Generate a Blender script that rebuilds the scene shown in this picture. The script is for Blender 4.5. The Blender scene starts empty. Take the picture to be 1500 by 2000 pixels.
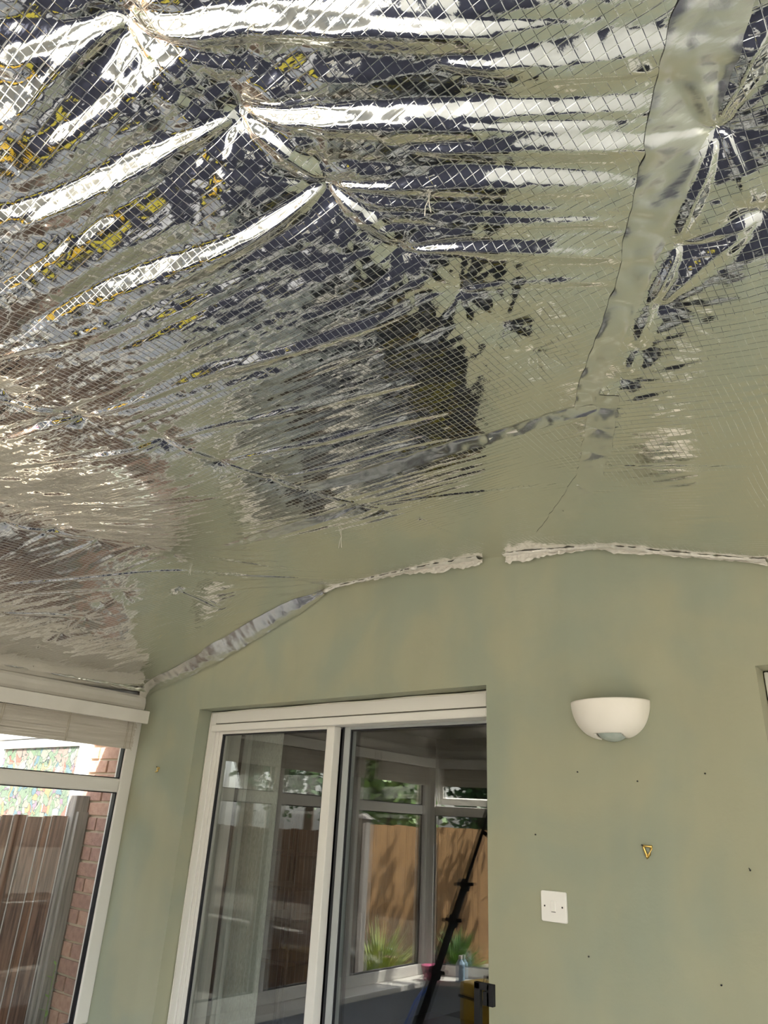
import bpy, bmesh, math, random
import numpy as np
from mathutils import Vector, Matrix
random.seed(4)
RNG = np.random.default_rng(11)
SC = bpy.context.scene
COL = SC.collection

# ------------------------------------------------------------ camera, world, sun, exposure
CAM = np.array([0.0, -2.30, 1.60])
AZ, PITCH, ROLL, FPX = math.radians(40.31538254), math.radians(23.78120999), math.radians(3.13092374), 1374.6438
_f = np.array([-math.sin(AZ)*math.cos(PITCH), math.cos(AZ)*math.cos(PITCH), math.sin(PITCH)])
_r0 = np.array([math.cos(AZ), math.sin(AZ), 0.0]); _u0 = np.cross(_r0, _f)
_r = math.cos(ROLL)*_r0 + math.sin(ROLL)*_u0
_u = -math.sin(ROLL)*_r0 + math.cos(ROLL)*_u0
cam = bpy.data.cameras.new('camera'); co = bpy.data.objects.new('camera', cam); COL.objects.link(co)
co.matrix_world = Matrix(((_r[0], _u[0], -_f[0], CAM[0]), (_r[1], _u[1], -_f[1], CAM[1]), (_r[2], _u[2], -_f[2], CAM[2]), (0, 0, 0, 1)))
cam.sensor_fit = 'VERTICAL'; cam.sensor_height = 36.0; cam.lens = FPX/2000*36.0
cam.clip_start = 0.02; cam.clip_end = 200
SC.camera = co

world = bpy.data.worlds.new('world'); SC.world = world; world.use_nodes = True
wn = world.node_tree; wn.nodes.clear()
wo = wn.nodes.new('ShaderNodeOutputWorld'); wb = wn.nodes.new('ShaderNodeBackground')
sky = wn.nodes.new('ShaderNodeTexSky'); sky.sky_type = 'NISHITA'; sky.sun_disc = False
SUN_DIR = Vector((-0.32, 0.50, -0.80)).normalized()      # the way the light travels
sky.sun_elevation = math.asin(-SUN_DIR.z); sky.sun_rotation = math.atan2(-SUN_DIR.x, -SUN_DIR.y)
sky.air_density = 1.0; sky.dust_density = 3.0; sky.ozone_density = 0.6
hs = wn.nodes.new('ShaderNodeHueSaturation'); hs.inputs['Saturation'].default_value = 0.45
wn.links.new(sky.outputs[0], hs.inputs['Color']); wn.links.new(hs.outputs[0], wb.inputs[0])
wb.inputs[1].default_value = 0.44
wn.links.new(wb.outputs[0], wo.inputs[0])
sun = bpy.data.lights.new('sun', 'SUN'); so = bpy.data.objects.new('sun', sun); COL.objects.link(so)
sun.energy = 14.0; sun.angle = math.radians(0.6); sun.color = (1.0, 0.95, 0.86)
so.rotation_euler = SUN_DIR.to_track_quat('-Z', 'Y').to_euler(); so.location = (3, -6, 8)

SC.view_settings.view_transform = 'Standard'; SC.view_settings.look = 'None'
SC.view_settings.gamma = 1.0; SC.view_settings.use_curve_mapping = False
SC.view_settings.exposure = 1.3
cy = SC.cycles
cy.use_denoising = True
try: cy.denoiser = 'OPENIMAGEDENOISE'
except Exception: pass
cy.max_bounces = 12; cy.diffuse_bounces = 6; cy.glossy_bounces = 6; cy.transparent_max_bounces = 24
cy.sample_clamp_indirect = 8.0; cy.caustics_reflective = True; cy.caustics_refractive = False

# ------------------------------------------------------------ helpers: pixels to places on real surfaces (survey of the photograph)
def ray(x, y): return _f + _r*(x-750)/FPX - _u*(y-1000)/FPX
def on(q, ax, v):
    R = ray(*q); t = (v-CAM[ax])/R[ax]; return CAM + t*R
def seen_in_door(q, y):
    """place at depth y whose reflection in the door glass (y = 0.11) falls at q"""
    P = on(q, 1, 0.22-y); P[1] = y; return P

# ------------------------------------------------------------ materials
def mat(name, color=(.8, .8, .8), rough=.6, metal=0.0, spec=0.5, noise=None, bump=None, transmission=0):
    m = bpy.data.materials.new(name); m.use_nodes = True
    nt = m.node_tree; b = nt.nodes['Principled BSDF']
    b.inputs['Base Color'].default_value = (*color, 1); b.inputs['Roughness'].default_value = rough
    b.inputs['Metallic'].default_value = metal; b.inputs['Specular IOR Level'].default_value = spec
    tc = nt.nodes.new('ShaderNodeTexCoord')
    if noise:   # (scale xyz, colour2, detail, contrast lo, hi)
        sc, c2, det, lo, hi = noise
        mp = nt.nodes.new('ShaderNodeMapping'); mp.inputs['Scale'].default_value = sc
        nz = nt.nodes.new('ShaderNodeTexNoise'); nz.inputs['Scale'].default_value = 1.0; nz.inputs['Detail'].default_value = det
        cr = nt.nodes.new('ShaderNodeValToRGB')
        cr.color_ramp.elements[0].position = lo; cr.color_ramp.elements[1].position = hi
        cr.color_ramp.elements[0].color = (*color, 1); cr.color_ramp.elements[1].color = (*c2, 1)
        nt.links.new(tc.outputs['Object'], mp.inputs[0]); nt.links.new(mp.outputs[0], nz.inputs['Vector'])
        nt.links.new(nz.outputs['Fac'], cr.inputs[0]); nt.links.new(cr.outputs[0], b.inputs['Base Color'])
    if bump:
        sc, strength, dist = bump
        mp = nt.nodes.new('ShaderNodeMapping'); mp.inputs['Scale'].default_value = sc if hasattr(sc, '__len__') else (sc,)*3
        nz = nt.nodes.new('ShaderNodeTexNoise'); nz.inputs['Scale'].default_value = 1.0; nz.inputs['Detail'].default_value = 4
        bp = nt.nodes.new('ShaderNodeBump'); bp.inputs['Strength'].default_value = strength; bp.inputs['Distance'].default_value = dist
        nt.links.new(tc.outputs['Object'], mp.inputs[0]); nt.links.new(mp.outputs[0], nz.inputs['Vector'])
        nt.links.new(nz.outputs['Fac'], bp.inputs['Height']); nt.links.new(bp.outputs[0], b.inputs['Normal'])
    return m

def glass_mat(name, gain=1.6, tint=(.96, .97, .96)):
    m = bpy.data.materials.new(name); m.use_nodes = True; nt = m.node_tree; nt.nodes.clear()
    N = nt.nodes.new; L = nt.links.new
    out = N('ShaderNodeOutputMaterial'); mix = N('ShaderNodeMixShader'); tr = N('ShaderNodeBsdfTransparent'); gl = N('ShaderNodeBsdfGlossy')
    tr.inputs[0].default_value = (*tint, 1); gl.inputs['Roughness'].default_value = 0.0; gl.inputs['Color'].default_value = (1, 1, 1, 1)
    ge = N('ShaderNodeNewGeometry'); dp = N('ShaderNodeVectorMath'); dp.operation = 'DOT_PRODUCT'
    L(ge.outputs['Normal'], dp.inputs[0]); L(ge.outputs['Incoming'], dp.inputs[1])
    prev = dp.outputs['Value']
    for op, v in (('ABSOLUTE', None), ('SUBTRACT', 1.0), ('POWER', 5.0), ('MULTIPLY', .96), ('ADD', .04), ('MULTIPLY', gain), ('MINIMUM', 1.0)):
        n = N('ShaderNodeMath'); n.operation = op
        if op == 'SUBTRACT': n.inputs[0].default_value = 1.0; L(prev, n.inputs[1])
        else:
            L(prev, n.inputs[0])
            if v is not None: n.inputs[1].default_value = v
        prev = n.outputs[0]
    L(prev, mix.inputs[0]); L(tr.outputs[0], mix.inputs[1]); L(gl.outputs[0], mix.inputs[2]); L(mix.outputs[0], out.inputs[0])
    return m

def wall_paint():
    m = bpy.data.materials.new('sage_plaster'); m.use_nodes = True; nt = m.node_tree; b = nt.nodes['Principled BSDF']
    N = nt.nodes.new; L = nt.links.new
    tc = N('ShaderNodeTexCoord')
    def nz(sc, det, rgh=.55, dist=0):
        mp = N('ShaderNodeMapping'); mp.inputs['Scale'].default_value = sc
        n = N('ShaderNodeTexNoise'); n.inputs['Scale'].default_value = 1; n.inputs['Detail'].default_value = det
        n.inputs['Roughness'].default_value = rgh; n.inputs['Distortion'].default_value = dist
        L(tc.outputs['Object'], mp.inputs[0]); L(mp.outputs[0], n.inputs['Vector']); return n
    a = nz((2.6, 2.6, 2.2), 4, .5, .4)
    r = N('ShaderNodeValToRGB'); r.color_ramp.interpolation = 'EASE'
    r.color_ramp.elements[0].position = .36; r.color_ramp.elements[1].position = .62
    r.color_ramp.elements[0].color = (.283, .304, .236, 1); r.color_ramp.elements[1].color = (.330, .327, .234, 1)
    L(a.outputs['Fac'], r.inputs[0])
    c = nz((7, 7, 1.2), 3)       # vertical roller strokes
    r2 = N('ShaderNodeValToRGB'); r2.color_ramp.elements[0].position = .3; r2.color_ramp.elements[1].position = .7
    r2.color_ramp.elements[0].color = (.975, .975, .975, 1); r2.color_ramp.elements[1].color = (1.02, 1.02, 1.02, 1)
    L(c.outputs['Fac'], r2.inputs[0])
    mx = N('ShaderNodeMix'); mx.data_type = 'RGBA'; mx.blend_type = 'MULTIPLY'; mx.inputs[0].default_value = 1.0
    L(r.outputs[0], mx.inputs[6]); L(r2.outputs[0], mx.inputs[7]); L(mx.outputs[2], b.inputs['Base Color'])
    d = nz((60, 60, 60), 5); e = nz((5, 5, 5), 2)
    ad = N('ShaderNodeMath'); ad.operation = 'MULTIPLY_ADD'; ad.inputs[1].default_value = 4.0
    L(e.outputs['Fac'], ad.inputs[0]); L(d.outputs['Fac'], ad.inputs[2])
    bp = N('ShaderNodeBump'); bp.inputs['Strength'].default_value = .25; bp.inputs['Distance'].default_value = .002
    L(ad.outputs[0], bp.inputs['Height']); L(bp.outputs[0], b.inputs['Normal'])
    b.inputs['Roughness'].default_value = .75; b.inputs['Specular IOR Level'].default_value = .25
    return m

def foil_mat(name, scrim=True, crinkle=0.0, rough=.07):
    m = bpy.data.materials.new(name); m.use_nodes = True; nt = m.node_tree; b = nt.nodes['Principled BSDF']
    N = nt.nodes.new; L = nt.links.new
    b.inputs['Base Color'].default_value = (.90, .895, .875, 1); b.inputs['Metallic'].default_value = 1; b.inputs['Roughness'].default_value = rough
    tc = N('ShaderNodeTexCoord')
    height = None
    def add(a, k):
        nonlocal height
        n = N('ShaderNodeMath'); n.operation = 'MULTIPLY_ADD'; n.inputs[1].default_value = k; L(a, n.inputs[0])
        if height is None: n.inputs[2].default_value = 0
        else: L(height, n.inputs[2])
        height = n.outputs[0]
    wob = N('ShaderNodeTexNoise'); wob.inputs['Scale'].default_value = 3.0; wob.inputs['Detail'].default_value = 3
    L(tc.outputs['Object'], wob.inputs['Vector'])
    if scrim:
        ad = N('ShaderNodeVectorMath'); ad.operation = 'MULTIPLY_ADD'; ad.inputs[1].default_value = (.022,)*3
        L(wob.outputs['Color'], ad.inputs[0]); L(tc.outputs['Object'], ad.inputs[2])
        sp = N('ShaderNodeSeparateXYZ'); L(ad.outputs[0], sp.inputs[0])
        lines = []
        for k in (0, 1):
            def mth(op, a, v=None, v2=None):
                n = N('ShaderNodeMath'); n.operation = op; L(a, n.inputs[0])
                if v is not None: n.inputs[1].default_value = v
                if v2 is not None: n.inputs[2].default_value = v2
                return n.outputs[0]
            q = mth('MULTIPLY', sp.outputs[k], 1/.0155); q = mth('FRACT', q); q = mth('SUBTRACT', q, .5); q = mth('ABSOLUTE', q)
            mr = N('ShaderNodeMapRange'); mr.inputs['From Min'].default_value = .0; mr.inputs['From Max'].default_value = .075
            mr.inputs['To Min'].default_value = 1; mr.inputs['To Max'].default_value = 0; mr.interpolation_type = 'SMOOTHSTEP'
            L(q, mr.inputs[0]); lines.append(mr.outputs[0])
        mxn = N('ShaderNodeMath'); mxn.operation = 'MAXIMUM'; L(lines[0], mxn.inputs[0]); L(lines[1], mxn.inputs[1])
        add(mxn.outputs[0], -.17)
        rr = N('ShaderNodeMath'); rr.operation = 'MULTIPLY_ADD'; rr.inputs[1].default_value = .07; rr.inputs[2].default_value = rough
        L(mxn.outputs[0], rr.inputs[0]); L(rr.outputs[0], b.inputs['Roughness'])
    # fine wrinkles, drawn out along x
    for sc, k, det in (((9, 70, 20), .5, 3), ((70, 70, 70), .22, 3)):
        mp = N('ShaderNodeMapping'); mp.inputs['Scale'].default_value = sc
        n = N('ShaderNodeTexNoise'); n.inputs['Scale'].default_value = 1; n.inputs['Detail'].default_value = det
        L(tc.outputs['Object'], mp.inputs[0]); L(mp.outputs[0], n.inputs['Vector']); add(n.outputs['Fac'], k)
    if crinkle:
        n = N('ShaderNodeTexVoronoi'); n.inputs['Scale'].default_value = 24; n.feature = 'DISTANCE_TO_EDGE'
        ad2 = N('ShaderNodeVectorMath'); ad2.operation = 'MULTIPLY_ADD'; ad2.inputs[1].default_value = (.06,)*3
        L(wob.outputs['Color'], ad2.inputs[0]); L(tc.outputs['Object'], ad2.inputs[2]); L(ad2.outputs[0], n.inputs['Vector'])
        add(n.outputs['Distance'], crinkle)
    bp = N('ShaderNodeBump'); bp.inputs['Strength'].default_value = 1.0; bp.inputs['Distance'].default_value = .0009
    L(height, bp.inputs['Height']); L(bp.outputs[0], b.inputs['Normal'])
    return m

def wood_mat(name, c1, c2, zscale=1.4):
    m = bpy.data.materials.new(name); m.use_nodes = True; nt = m.node_tree; b = nt.nodes['Principled BSDF']
    N = nt.nodes.new; L = nt.links.new
    tc = N('ShaderNodeTexCoord'); oi = N('ShaderNodeObjectInfo')
    va = N('ShaderNodeVectorMath'); va.operation = 'MULTIPLY_ADD'; va.inputs[1].default_value = (7, 3, 9)
    L(oi.outputs['Random'], va.inputs[0]); L(tc.outputs['Object'], va.inputs[2])
    mp = N('ShaderNodeMapping'); mp.inputs['Scale'].default_value = (26, 26, zscale)
    n = N('ShaderNodeTexNoise'); n.inputs['Scale'].default_value = 1.6; n.inputs['Detail'].default_value = 6; n.inputs['Distortion'].default_value = 1.2
    L(va.outputs[0], mp.inputs[0]); L(mp.outputs[0], n.inputs['Vector'])
    r = N('ShaderNodeValToRGB'); r.color_ramp.elements[0].position = .36; r.color_ramp.elements[1].position = .6
    r.color_ramp.elements[0].color = (*c1, 1); r.color_ramp.elements[1].color = (*c2, 1)
    L(n.outputs['Fac'], r.inputs[0]); L(r.outputs[0], b.inputs['Base Color'])
    bp = N('ShaderNodeBump'); bp.inputs['Strength'].default_value = .5; bp.inputs['Distance'].default_value = .003
    L(n.outputs['Fac'], bp.inputs['Height']); L(bp.outputs[0], b.inputs['Normal'])
    b.inputs['Roughness'].default_value = .8
    return m

def stained_mat():
    m = bpy.data.materials.new('flower_window_film'); m.use_nodes = True; nt = m.node_tree; b = nt.nodes['Principled BSDF']
    N = nt.nodes.new; L = nt.links.new
    tc = N('ShaderNodeTexCoord'); wob = N('ShaderNodeTexNoise'); wob.inputs['Scale'].default_value = 9; wob.inputs['Detail'].default_value = 2
    L(tc.outputs['Object'], wob.inputs['Vector'])
    ad = N('ShaderNodeVectorMath'); ad.operation = 'MULTIPLY_ADD'; ad.inputs[1].default_value = (.16,)*3
    L(wob.outputs['Color'], ad.inputs[0]); L(tc.outputs['Object'], ad.inputs[2])
    v = N('ShaderNodeTexVoronoi'); v.inputs['Scale'].default_value = 22; v.feature = 'F1'; L(ad.outputs[0], v.inputs['Vector'])
    sp = N('ShaderNodeSeparateColor'); L(v.outputs['Color'], sp.inputs[0])
    r = N('ShaderNodeValToRGB'); r.color_ramp.interpolation = 'CONSTANT'
    cols = [(0, (0.101, 0.133, 0.101)), (.16, (0.148, 0.157, 0.129)), (.32, (0.166, 0.083, 0.070)), (.42, (0.171, 0.138, 0.080)), (.52, (0.073, 0.114, 0.133)), (.60, (0.165, 0.130, 0.117)), (.72, (0.129, 0.100, 0.132)), (.78, (0.095, 0.130, 0.090)), (.90, (0.156, 0.161, 0.159))]
    e = r.color_ramp.elements; e[0].position = 0; e[0].color = (*cols[0][1], 1); e[1].position = cols[1][0]; e[1].color = (*cols[1][1], 1)
    for p, c in cols[2:]:
        k = e.new(p); k.color = (*c, 1)
    L(sp.outputs[0], r.inputs[0])
    ve = N('ShaderNodeTexVoronoi'); ve.inputs['Scale'].default_value = 22; ve.feature = 'DISTANCE_TO_EDGE'; L(ad.outputs[0], ve.inputs['Vector'])
    mr = N('ShaderNodeMapRange'); mr.inputs['From Min'].default_value = .015; mr.inputs['From Max'].default_value = .045; L(ve.outputs['Distance'], mr.inputs[0])
    mx = N('ShaderNodeMix'); mx.data_type = 'RGBA'; mx.inputs[6].default_value = (.035, .04, .045, 1); L(mr.outputs[0], mx.inputs[0]); L(r.outputs[0], mx.inputs[7])
    L(mx.outputs[2], b.inputs['Base Color']); b.inputs['Roughness'].default_value = .25
    return m

M = dict(
    wall=wall_paint(),
    upvc=mat('white_upvc', (.70, .68, .64), .35, spec=.4),
    upvc_out=mat('white_upvc_outside', (.80, .82, .84), .3),
    paint=mat('off_white_paint', (.66, .63, .58), .5, noise=((6, 6, 6), (.60, .57, .52), 3, .35, .7)),
    gasket=mat('black_gasket', (.008, .009, .014), .4),
    steel=mat('grey_alu', (.33, .34, .34), .35, .6),
    ceramic=mat('plaster_ceramic', (.78, .74, .68), .55, noise=((9, 9, 9), (.74, .70, .63), 2, .3, .75)),
    frost=mat('frosted_glass', (.42, .47, .44), .35, spec=.7, noise=((60, 60, 60), (.36, .42, .39), 3, .4, .6)),
    switch=mat('white_plastic', (.76, .74, .71), .3),
    dark=mat('dark_metal', (.02, .02, .022), .35, .6),
    brass=mat('brass', (.72, .50, .16), .3, 1.0),
    slat=mat('bleached_reed', (.50, .46, .40), .75, noise=((3, 60, 60), (.60, .56, .50), 3, .35, .65), bump=((4, 200, 200), .4, .001)),
    cord=mat('jute_cord', (.42, .37, .28), .9),
    glass=glass_mat('clear_glass', 1.5),
    doorglass=glass_mat('door_glass', 2.6, (.90, .92, .91)),
    foil=foil_mat('scrim_foil'),
    tape=foil_mat('foil_tape', scrim=False, crinkle=.8, rough=.24),
    tape_white=mat('paper_backed_tape', (.72, .69, .64), .45, .25, bump=(90, .8, .004)),
    staple=mat('steel_staple', (.7, .7, .7), .25, 1.0),
    brick=mat('red_brick', (.30, .165, .12), .9, noise=((30, 30, 30), (.38, .235, .175), 5, .35, .65), bump=(110, .8, .003)),
    brick2=mat('brown_brick', (.23, .125, .10), .9, noise=((30, 30, 30), (.31, .18, .14), 5, .35, .65), bump=(110, .8, .003)),
    mortar=mat('sand_mortar', (.50, .41, .31), .95, bump=(150, .6, .002)),
    board=wood_mat('weathered_brown_board', (.085, .050, .034), (.25, .15, .105)),
    board2=wood_mat('reddish_brown_board', (.10, .055, .034), (.27, .145, .085)),
    greywood=wood_mat('grey_weathered_post', (.13, .12, .115), (.25, .23, .215)),
    edgewood=mat('pale_board_edge', (.42, .40, .38), .8),
    orange=wood_mat('orange_fence_board', (.15, .078, .027), (.26, .14, .05)),
    film=stained_mat(),
    floor=mat('pale_floor_tile', (.62, .61, .57), .4, noise=((2, 2, 2), (.56, .55, .51), 4, .35, .7)),
    navy=mat('navy_rug', (.022, .024, .045), .8, noise=((1.5, 1.5, 1.5), (.04, .042, .065), 4, .35, .7)),
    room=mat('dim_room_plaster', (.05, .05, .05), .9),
    upvc_shaded=mat('grey_shaded_stile', (.36, .38, .38), .4),  # white rear stile, its shade put into the grey colour
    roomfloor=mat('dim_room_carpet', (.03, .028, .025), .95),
    linen=mat('grey_linen', (.42, .43, .39), .95, noise=((250, 250, 60), (.30, .31, .28), 4, .35, .65)),
    voile=mat('pale_curtain', (.62, .64, .60), .9),
    render=mat('dwarf_wall_shaded', (.42, .45, .52), .8, noise=((4, 4, 4), (.48, .50, .55), 3, .35, .7)),  # white dwarf wall with its blue-grey shade put into the colour
    leaf=mat('green_leaf', (.06, .14, .025), .55, noise=((3, 3, 3), (.16, .28, .05), 2, .35, .65)),
    leafdark=mat('dark_green_leaf', (.018, .05, .014), .5, noise=((2, 2, 2), (.06, .13, .03), 2, .35, .65)),
    leafyellow=mat('yellow_green_leaf', (.30, .34, .05), .5, noise=((6, 6, 6), (.14, .22, .03), 2, .35, .65)),
    bark=mat('bark', (.09, .065, .045), .9, bump=(30, .8, .02)),
    lawn=mat('garden_paving', (.20, .17, .14), .9, noise=((2, 2, 2), (.13, .12, .09), 5, .35, .65)),
    yellow=mat('yellow_plastic', (.80, .50, .04), .4),
    yellow2=mat('lemon_wrapper', (.85, .72, .08), .35),
    white=mat('white_sheet', (.75, .74, .76), .7, bump=(9, .8, .03)),
    black=mat('black_tube', (.010, .010, .012), .6, spec=.25),
    pink=mat('pink_plastic', (.62, .12, .26), .4),
    blue=mat('blue_cable', (.02, .12, .65), .35),
    paleblue=mat('pale_blue_plastic', (.42, .60, .78), .3),
    fluff=mat('grey_fleece', (.20, .20, .21), .95, noise=((70, 70, 70), (.42, .42, .43), 4, .4, .6), bump=(90, 1, .01)),
    slate=mat('grey_roof_tile', (.14, .13, .13), .8),
)

# ------------------------------------------------------------ object helpers
def prop(o, label=None, cat=None, group=None, kind=None):
    if label: o['label'] = label
    if cat: o['category'] = cat
    if group: o['group'] = group
    if kind: o['kind'] = kind
    return o
def empty(name, loc=(0, 0, 0), rz=0, **k):
    o = bpy.data.objects.new(name, None); COL.objects.link(o); o.location = loc; o.rotation_euler = (0, 0, rz)
    o.empty_display_size = .05
    return prop(o, **k)
def link(name, me, m, parent=None, **k):
    o = bpy.data.objects.new(name, me); COL.objects.link(o)
    if m is not None and not me.materials: me.materials.append(m)
    if parent is not None: o.parent = parent
    return prop(o, **k)
def mesh_from(name, bm, smooth=False):
    me = bpy.data.meshes.new(name); bmesh.ops.recalc_face_normals(bm, faces=bm.faces)
    bm.to_mesh(me); bm.free()
    if smooth:
        for p in me.polygons: p.use_smooth = True
    return me
def box(bm, a, b, bev=0.0, mtx=None):
    a = Vector(a); b = Vector(b)
    r = bmesh.ops.create_cube(bm, size=1.0)
    vs = r['verts']
    S = Matrix.Diagonal((abs(b.x-a.x), abs(b.y-a.y), abs(b.z-a.z), 1)); T = Matrix.Translation((a+b)/2)
    bmesh.ops.transform(bm, matrix=T @ S, verts=vs)
    if bev > 0:
        es = list({e for v in vs for e in v.link_edges})
        rr = bmesh.ops.bevel(bm, geom=es, offset=bev, segments=2, affect='EDGES', profile=.6)
        vs = list({v for f in rr['faces'] for v in f.verts} | {v for v in vs if v.is_valid})
    if mtx is not None: bmesh.ops.transform(bm, matrix=mtx, verts=vs)
    return vs
def boxo(name, a, b, m, parent=None, bev=0.0, **k):
    bm = bmesh.new(); box(bm, a, b, bev); return link(name, mesh_from(name, bm), m, parent, **k)
def tube(bm, pts, rad, n=10, caps=True):
    pts = [Vector(p) for p in pts]; rads = rad if hasattr(rad, '__len__') else [rad]*len(pts)
    rings = []; up = Vector((0, 0, 1))
    for i, p in enumerate(pts):
        d = (pts[min(i+1, len(pts)-1)] - pts[max(i-1, 0)]).normalized()
        ref = up if abs(d.dot(up)) < .95 else Vector((1, 0, 0))
        a = d.cross(ref).normalized(); b = d.cross(a)
        rings.append([bm.verts.new(p + (a*math.cos(t)+b*math.sin(t))*rads[i]) for t in [2*math.pi*j/n for j in range(n)]])
    for r0, r1 in zip(rings, rings[1:]):
        for j in range(n): bm.faces.new((r0[j], r0[(j+1) % n], r1[(j+1) % n], r1[j]))
    if caps: bm.faces.new(rings[0][::-1]); bm.faces.new(rings[-1])
def tubeo(name, pts, rad, m, parent=None, n=10, **k):
    bm = bmesh.new(); tube(bm, pts, rad, n); return link(name, mesh_from(name, bm, True), m, parent, **k)

# ------------------------------------------------------------ the setting: house wall with its openings
XL = -3.65; WT = 0.26
DX0, DX1, DZ = -3.133, -1.404, 2.090      # door recess
WX0, WX1, WZ0, WZ1 = -0.481, 0.65, 1.00, 2.079   # small window recess
def wall_with_holes():
    bm = bmesh.new()
    xs = sorted([XL-.02, DX0, DX1, WX0, WX1, 1.62]); zs = sorted([0, WZ0, WZ1, DZ, 2.75])
    for i in range(len(xs)-1):
        for j in range(len(zs)-1):
            x0, x1, z0, z1 = xs[i], xs[i+1], zs[j], zs[j+1]
            if x0 >= DX0-1e-6 and x1 <= DX1+1e-6 and z1 <= DZ+1e-6: continue
            if x0 >= WX0-1e-6 and x1 <= WX1+1e-6 and z0 >= WZ0-1e-6 and z1 <= WZ1+1e-6: continue
            box(bm, (x0, 0, z0), (x1, WT, z1))
    bmesh.ops.remove_doubles(bm, verts=bm.verts, dist=1e-5)
    # drop the inner faces shared by neighbours
    seen = {}
    for f in bm.faces:
        seen.setdefault(tuple(round(c, 4) for c in f.calc_center_median()), []).append(f)
    bmesh.ops.delete(bm, geom=[f for v in seen.values() if len(v) > 1 for f in v], context='FACES_ONLY')
    return mesh_from('wall_back', bm)
wall_back = link('wall_back', wall_with_holes(), M['wall'], kind='structure')

floor = boxo('floor', (XL-.1, -4.5, -.1), (1.7, 0, 0), M['floor'], kind='structure')

# plan of the glazed sides: left wall, slanted facet, front wall, right wall
FACET = [(XL, -2.43), (-1.75, -3.30), (1.6, -3.30), (1.6, 0.0)]
SILL_Z, TR0, TR1, TOP, EAVE = 0.60, 1.675, 1.745, 2.04, 2.19
def side(name_wall, win_name, p0, p1, mullions, blind=True, skip_struct=False, open_light=None, blinds=None, eave_trim='trim_1'):
    """a glazed side in its own frame: x runs from p0 to p1, +y is indoors; built straight, then turned"""
    p0 = Vector((*p0, 0)); p1 = Vector((*p1, 0)); d = p1-p0; Ln = d.length; rz = math.atan2(d.y, d.x)
    # dwarf wall
    w = boxo(name_wall, (0, -.10, 0), (Ln, .0, SILL_Z-.02), M['render'], kind='structure'); w.location = p0; w.rotation_euler.z = rz
    win = empty(win_name, p0, rz, kind='structure')
    T = .035
    bars = [0]+[m for m in mullions]+[Ln]
    def fr(name, a, b, bev=.006): return boxo(name, a, b, M['upvc'], win, bev)
    fr('bottom_rail', (0, -T*1.6, SILL_Z-.02), (Ln, T*.2, SILL_Z+.05))
    fr('head_rail', (0, -T*1.6, TOP), (Ln, T*.2, EAVE-.075))
    half = .036
    for i, mx in enumerate(bars):
        a = mx-half if 0 < i < len(bars)-1 else (mx if i == 0 else mx-.068)
        b = mx+half if 0 < i < len(bars)-1 else (mx+.068 if i == 0 else mx)
        fr('mullion', (a, -T*1.6, SILL_Z+.05), (b, T*.35, TOP))
    for i in range(len(bars)-1):
        x0 = bars[i] + (.068 if i == 0 else half); x1 = bars[i+1] - (.068 if i == len(bars)-2 else half)
        fr('transom', (x0-.001, -T*1.6, TR0), (x1+.001, T*.3, TR1), .012)
        for (z0, z1) in ((SILL_Z+.05, TR0), (TR1, TOP)):
            if open_light == i and z0 > 1:
                leaf = empty('casement', ((x0+x1)/2, -.01, z1), 0); leaf.parent = win
                leaf.rotation_euler = (math.radians(-16), 0, 0)
                bm = bmesh.new(); hw = (x1-x0)/2-.004; hh = z1-z0-.004
                for a, b in (((-hw, -.03, -.05), (hw, .012, 0)), ((-hw, -.03, -hh), (hw, .012, -hh+.05)), ((-hw, -.03, -hh+.05), (-hw+.05, .012, -.05)), ((hw-.05, -.03, -hh+.05), (hw, .012, -.05))): box(bm, a, b, .004)
                link('casement_frame', mesh_from('casement_frame', bm), M['upvc'], leaf)
                boxo('pane', (-hw+.05, -.012, -hh+.05), (hw-.05, -.006, -.05), M['glass'], leaf)
                boxo('window_handle', (-.06, .012, -hh+.012), (.06, .035, -hh+.03), M['steel'], leaf, .004)
                continue
            boxo('pane', (x0+.001, -.020, z0), (x1-.001, -.012, z1), M['glass'], win)
            bm = bmesh.new(); g = .007
            for a, b in (((x0, -.030, z0), (x0+g, -.0, z1)), ((x1-g, -.030, z0), (x1, -.0, z1)), ((x0+g, -.030, z0), (x1-g, -.0, z0+g*.6)), ((x0+g, -.030, z1-g*.6), (x1-g, -.0, z1))): box(bm, a, b)
            link('gasket', mesh_from('gasket', bm), M['gasket'], win)
    s = boxo('window_sill', (0, -.03, SILL_Z-.055), (Ln, .17, SILL_Z-.02), M['upvc'], win, .006)
    return p0, rz, Ln
# left wall is walked from the front corner to the house so that +y (left of travel) ... indoors is to the right of travel; walk it backwards
def LW(y): return -y     # distance along the left wall from the house wall
sides = {}
def flip(p0, p1): return p0, p1
# travel so that indoors lies on the left-hand side
sides['left'] = side('wall_left', 'window_1', (XL, 0.0), (XL, -2.43), [.87, 1.545])
sides['facet'] = side('wall_front_left', 'window_2', (XL, -2.43), (-1.75, -3.30), [1.04], open_light=0)
sides['front'] = side('wall_front', 'window_3', (-1.75, -3.30), (1.6, -3.30), [.84, 1.68, 2.5])
sides['right'] = side('wall_right', 'window_4', (1.6, -3.30), (1.6, 0.0), [.82, 1.64, 2.46])

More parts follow.
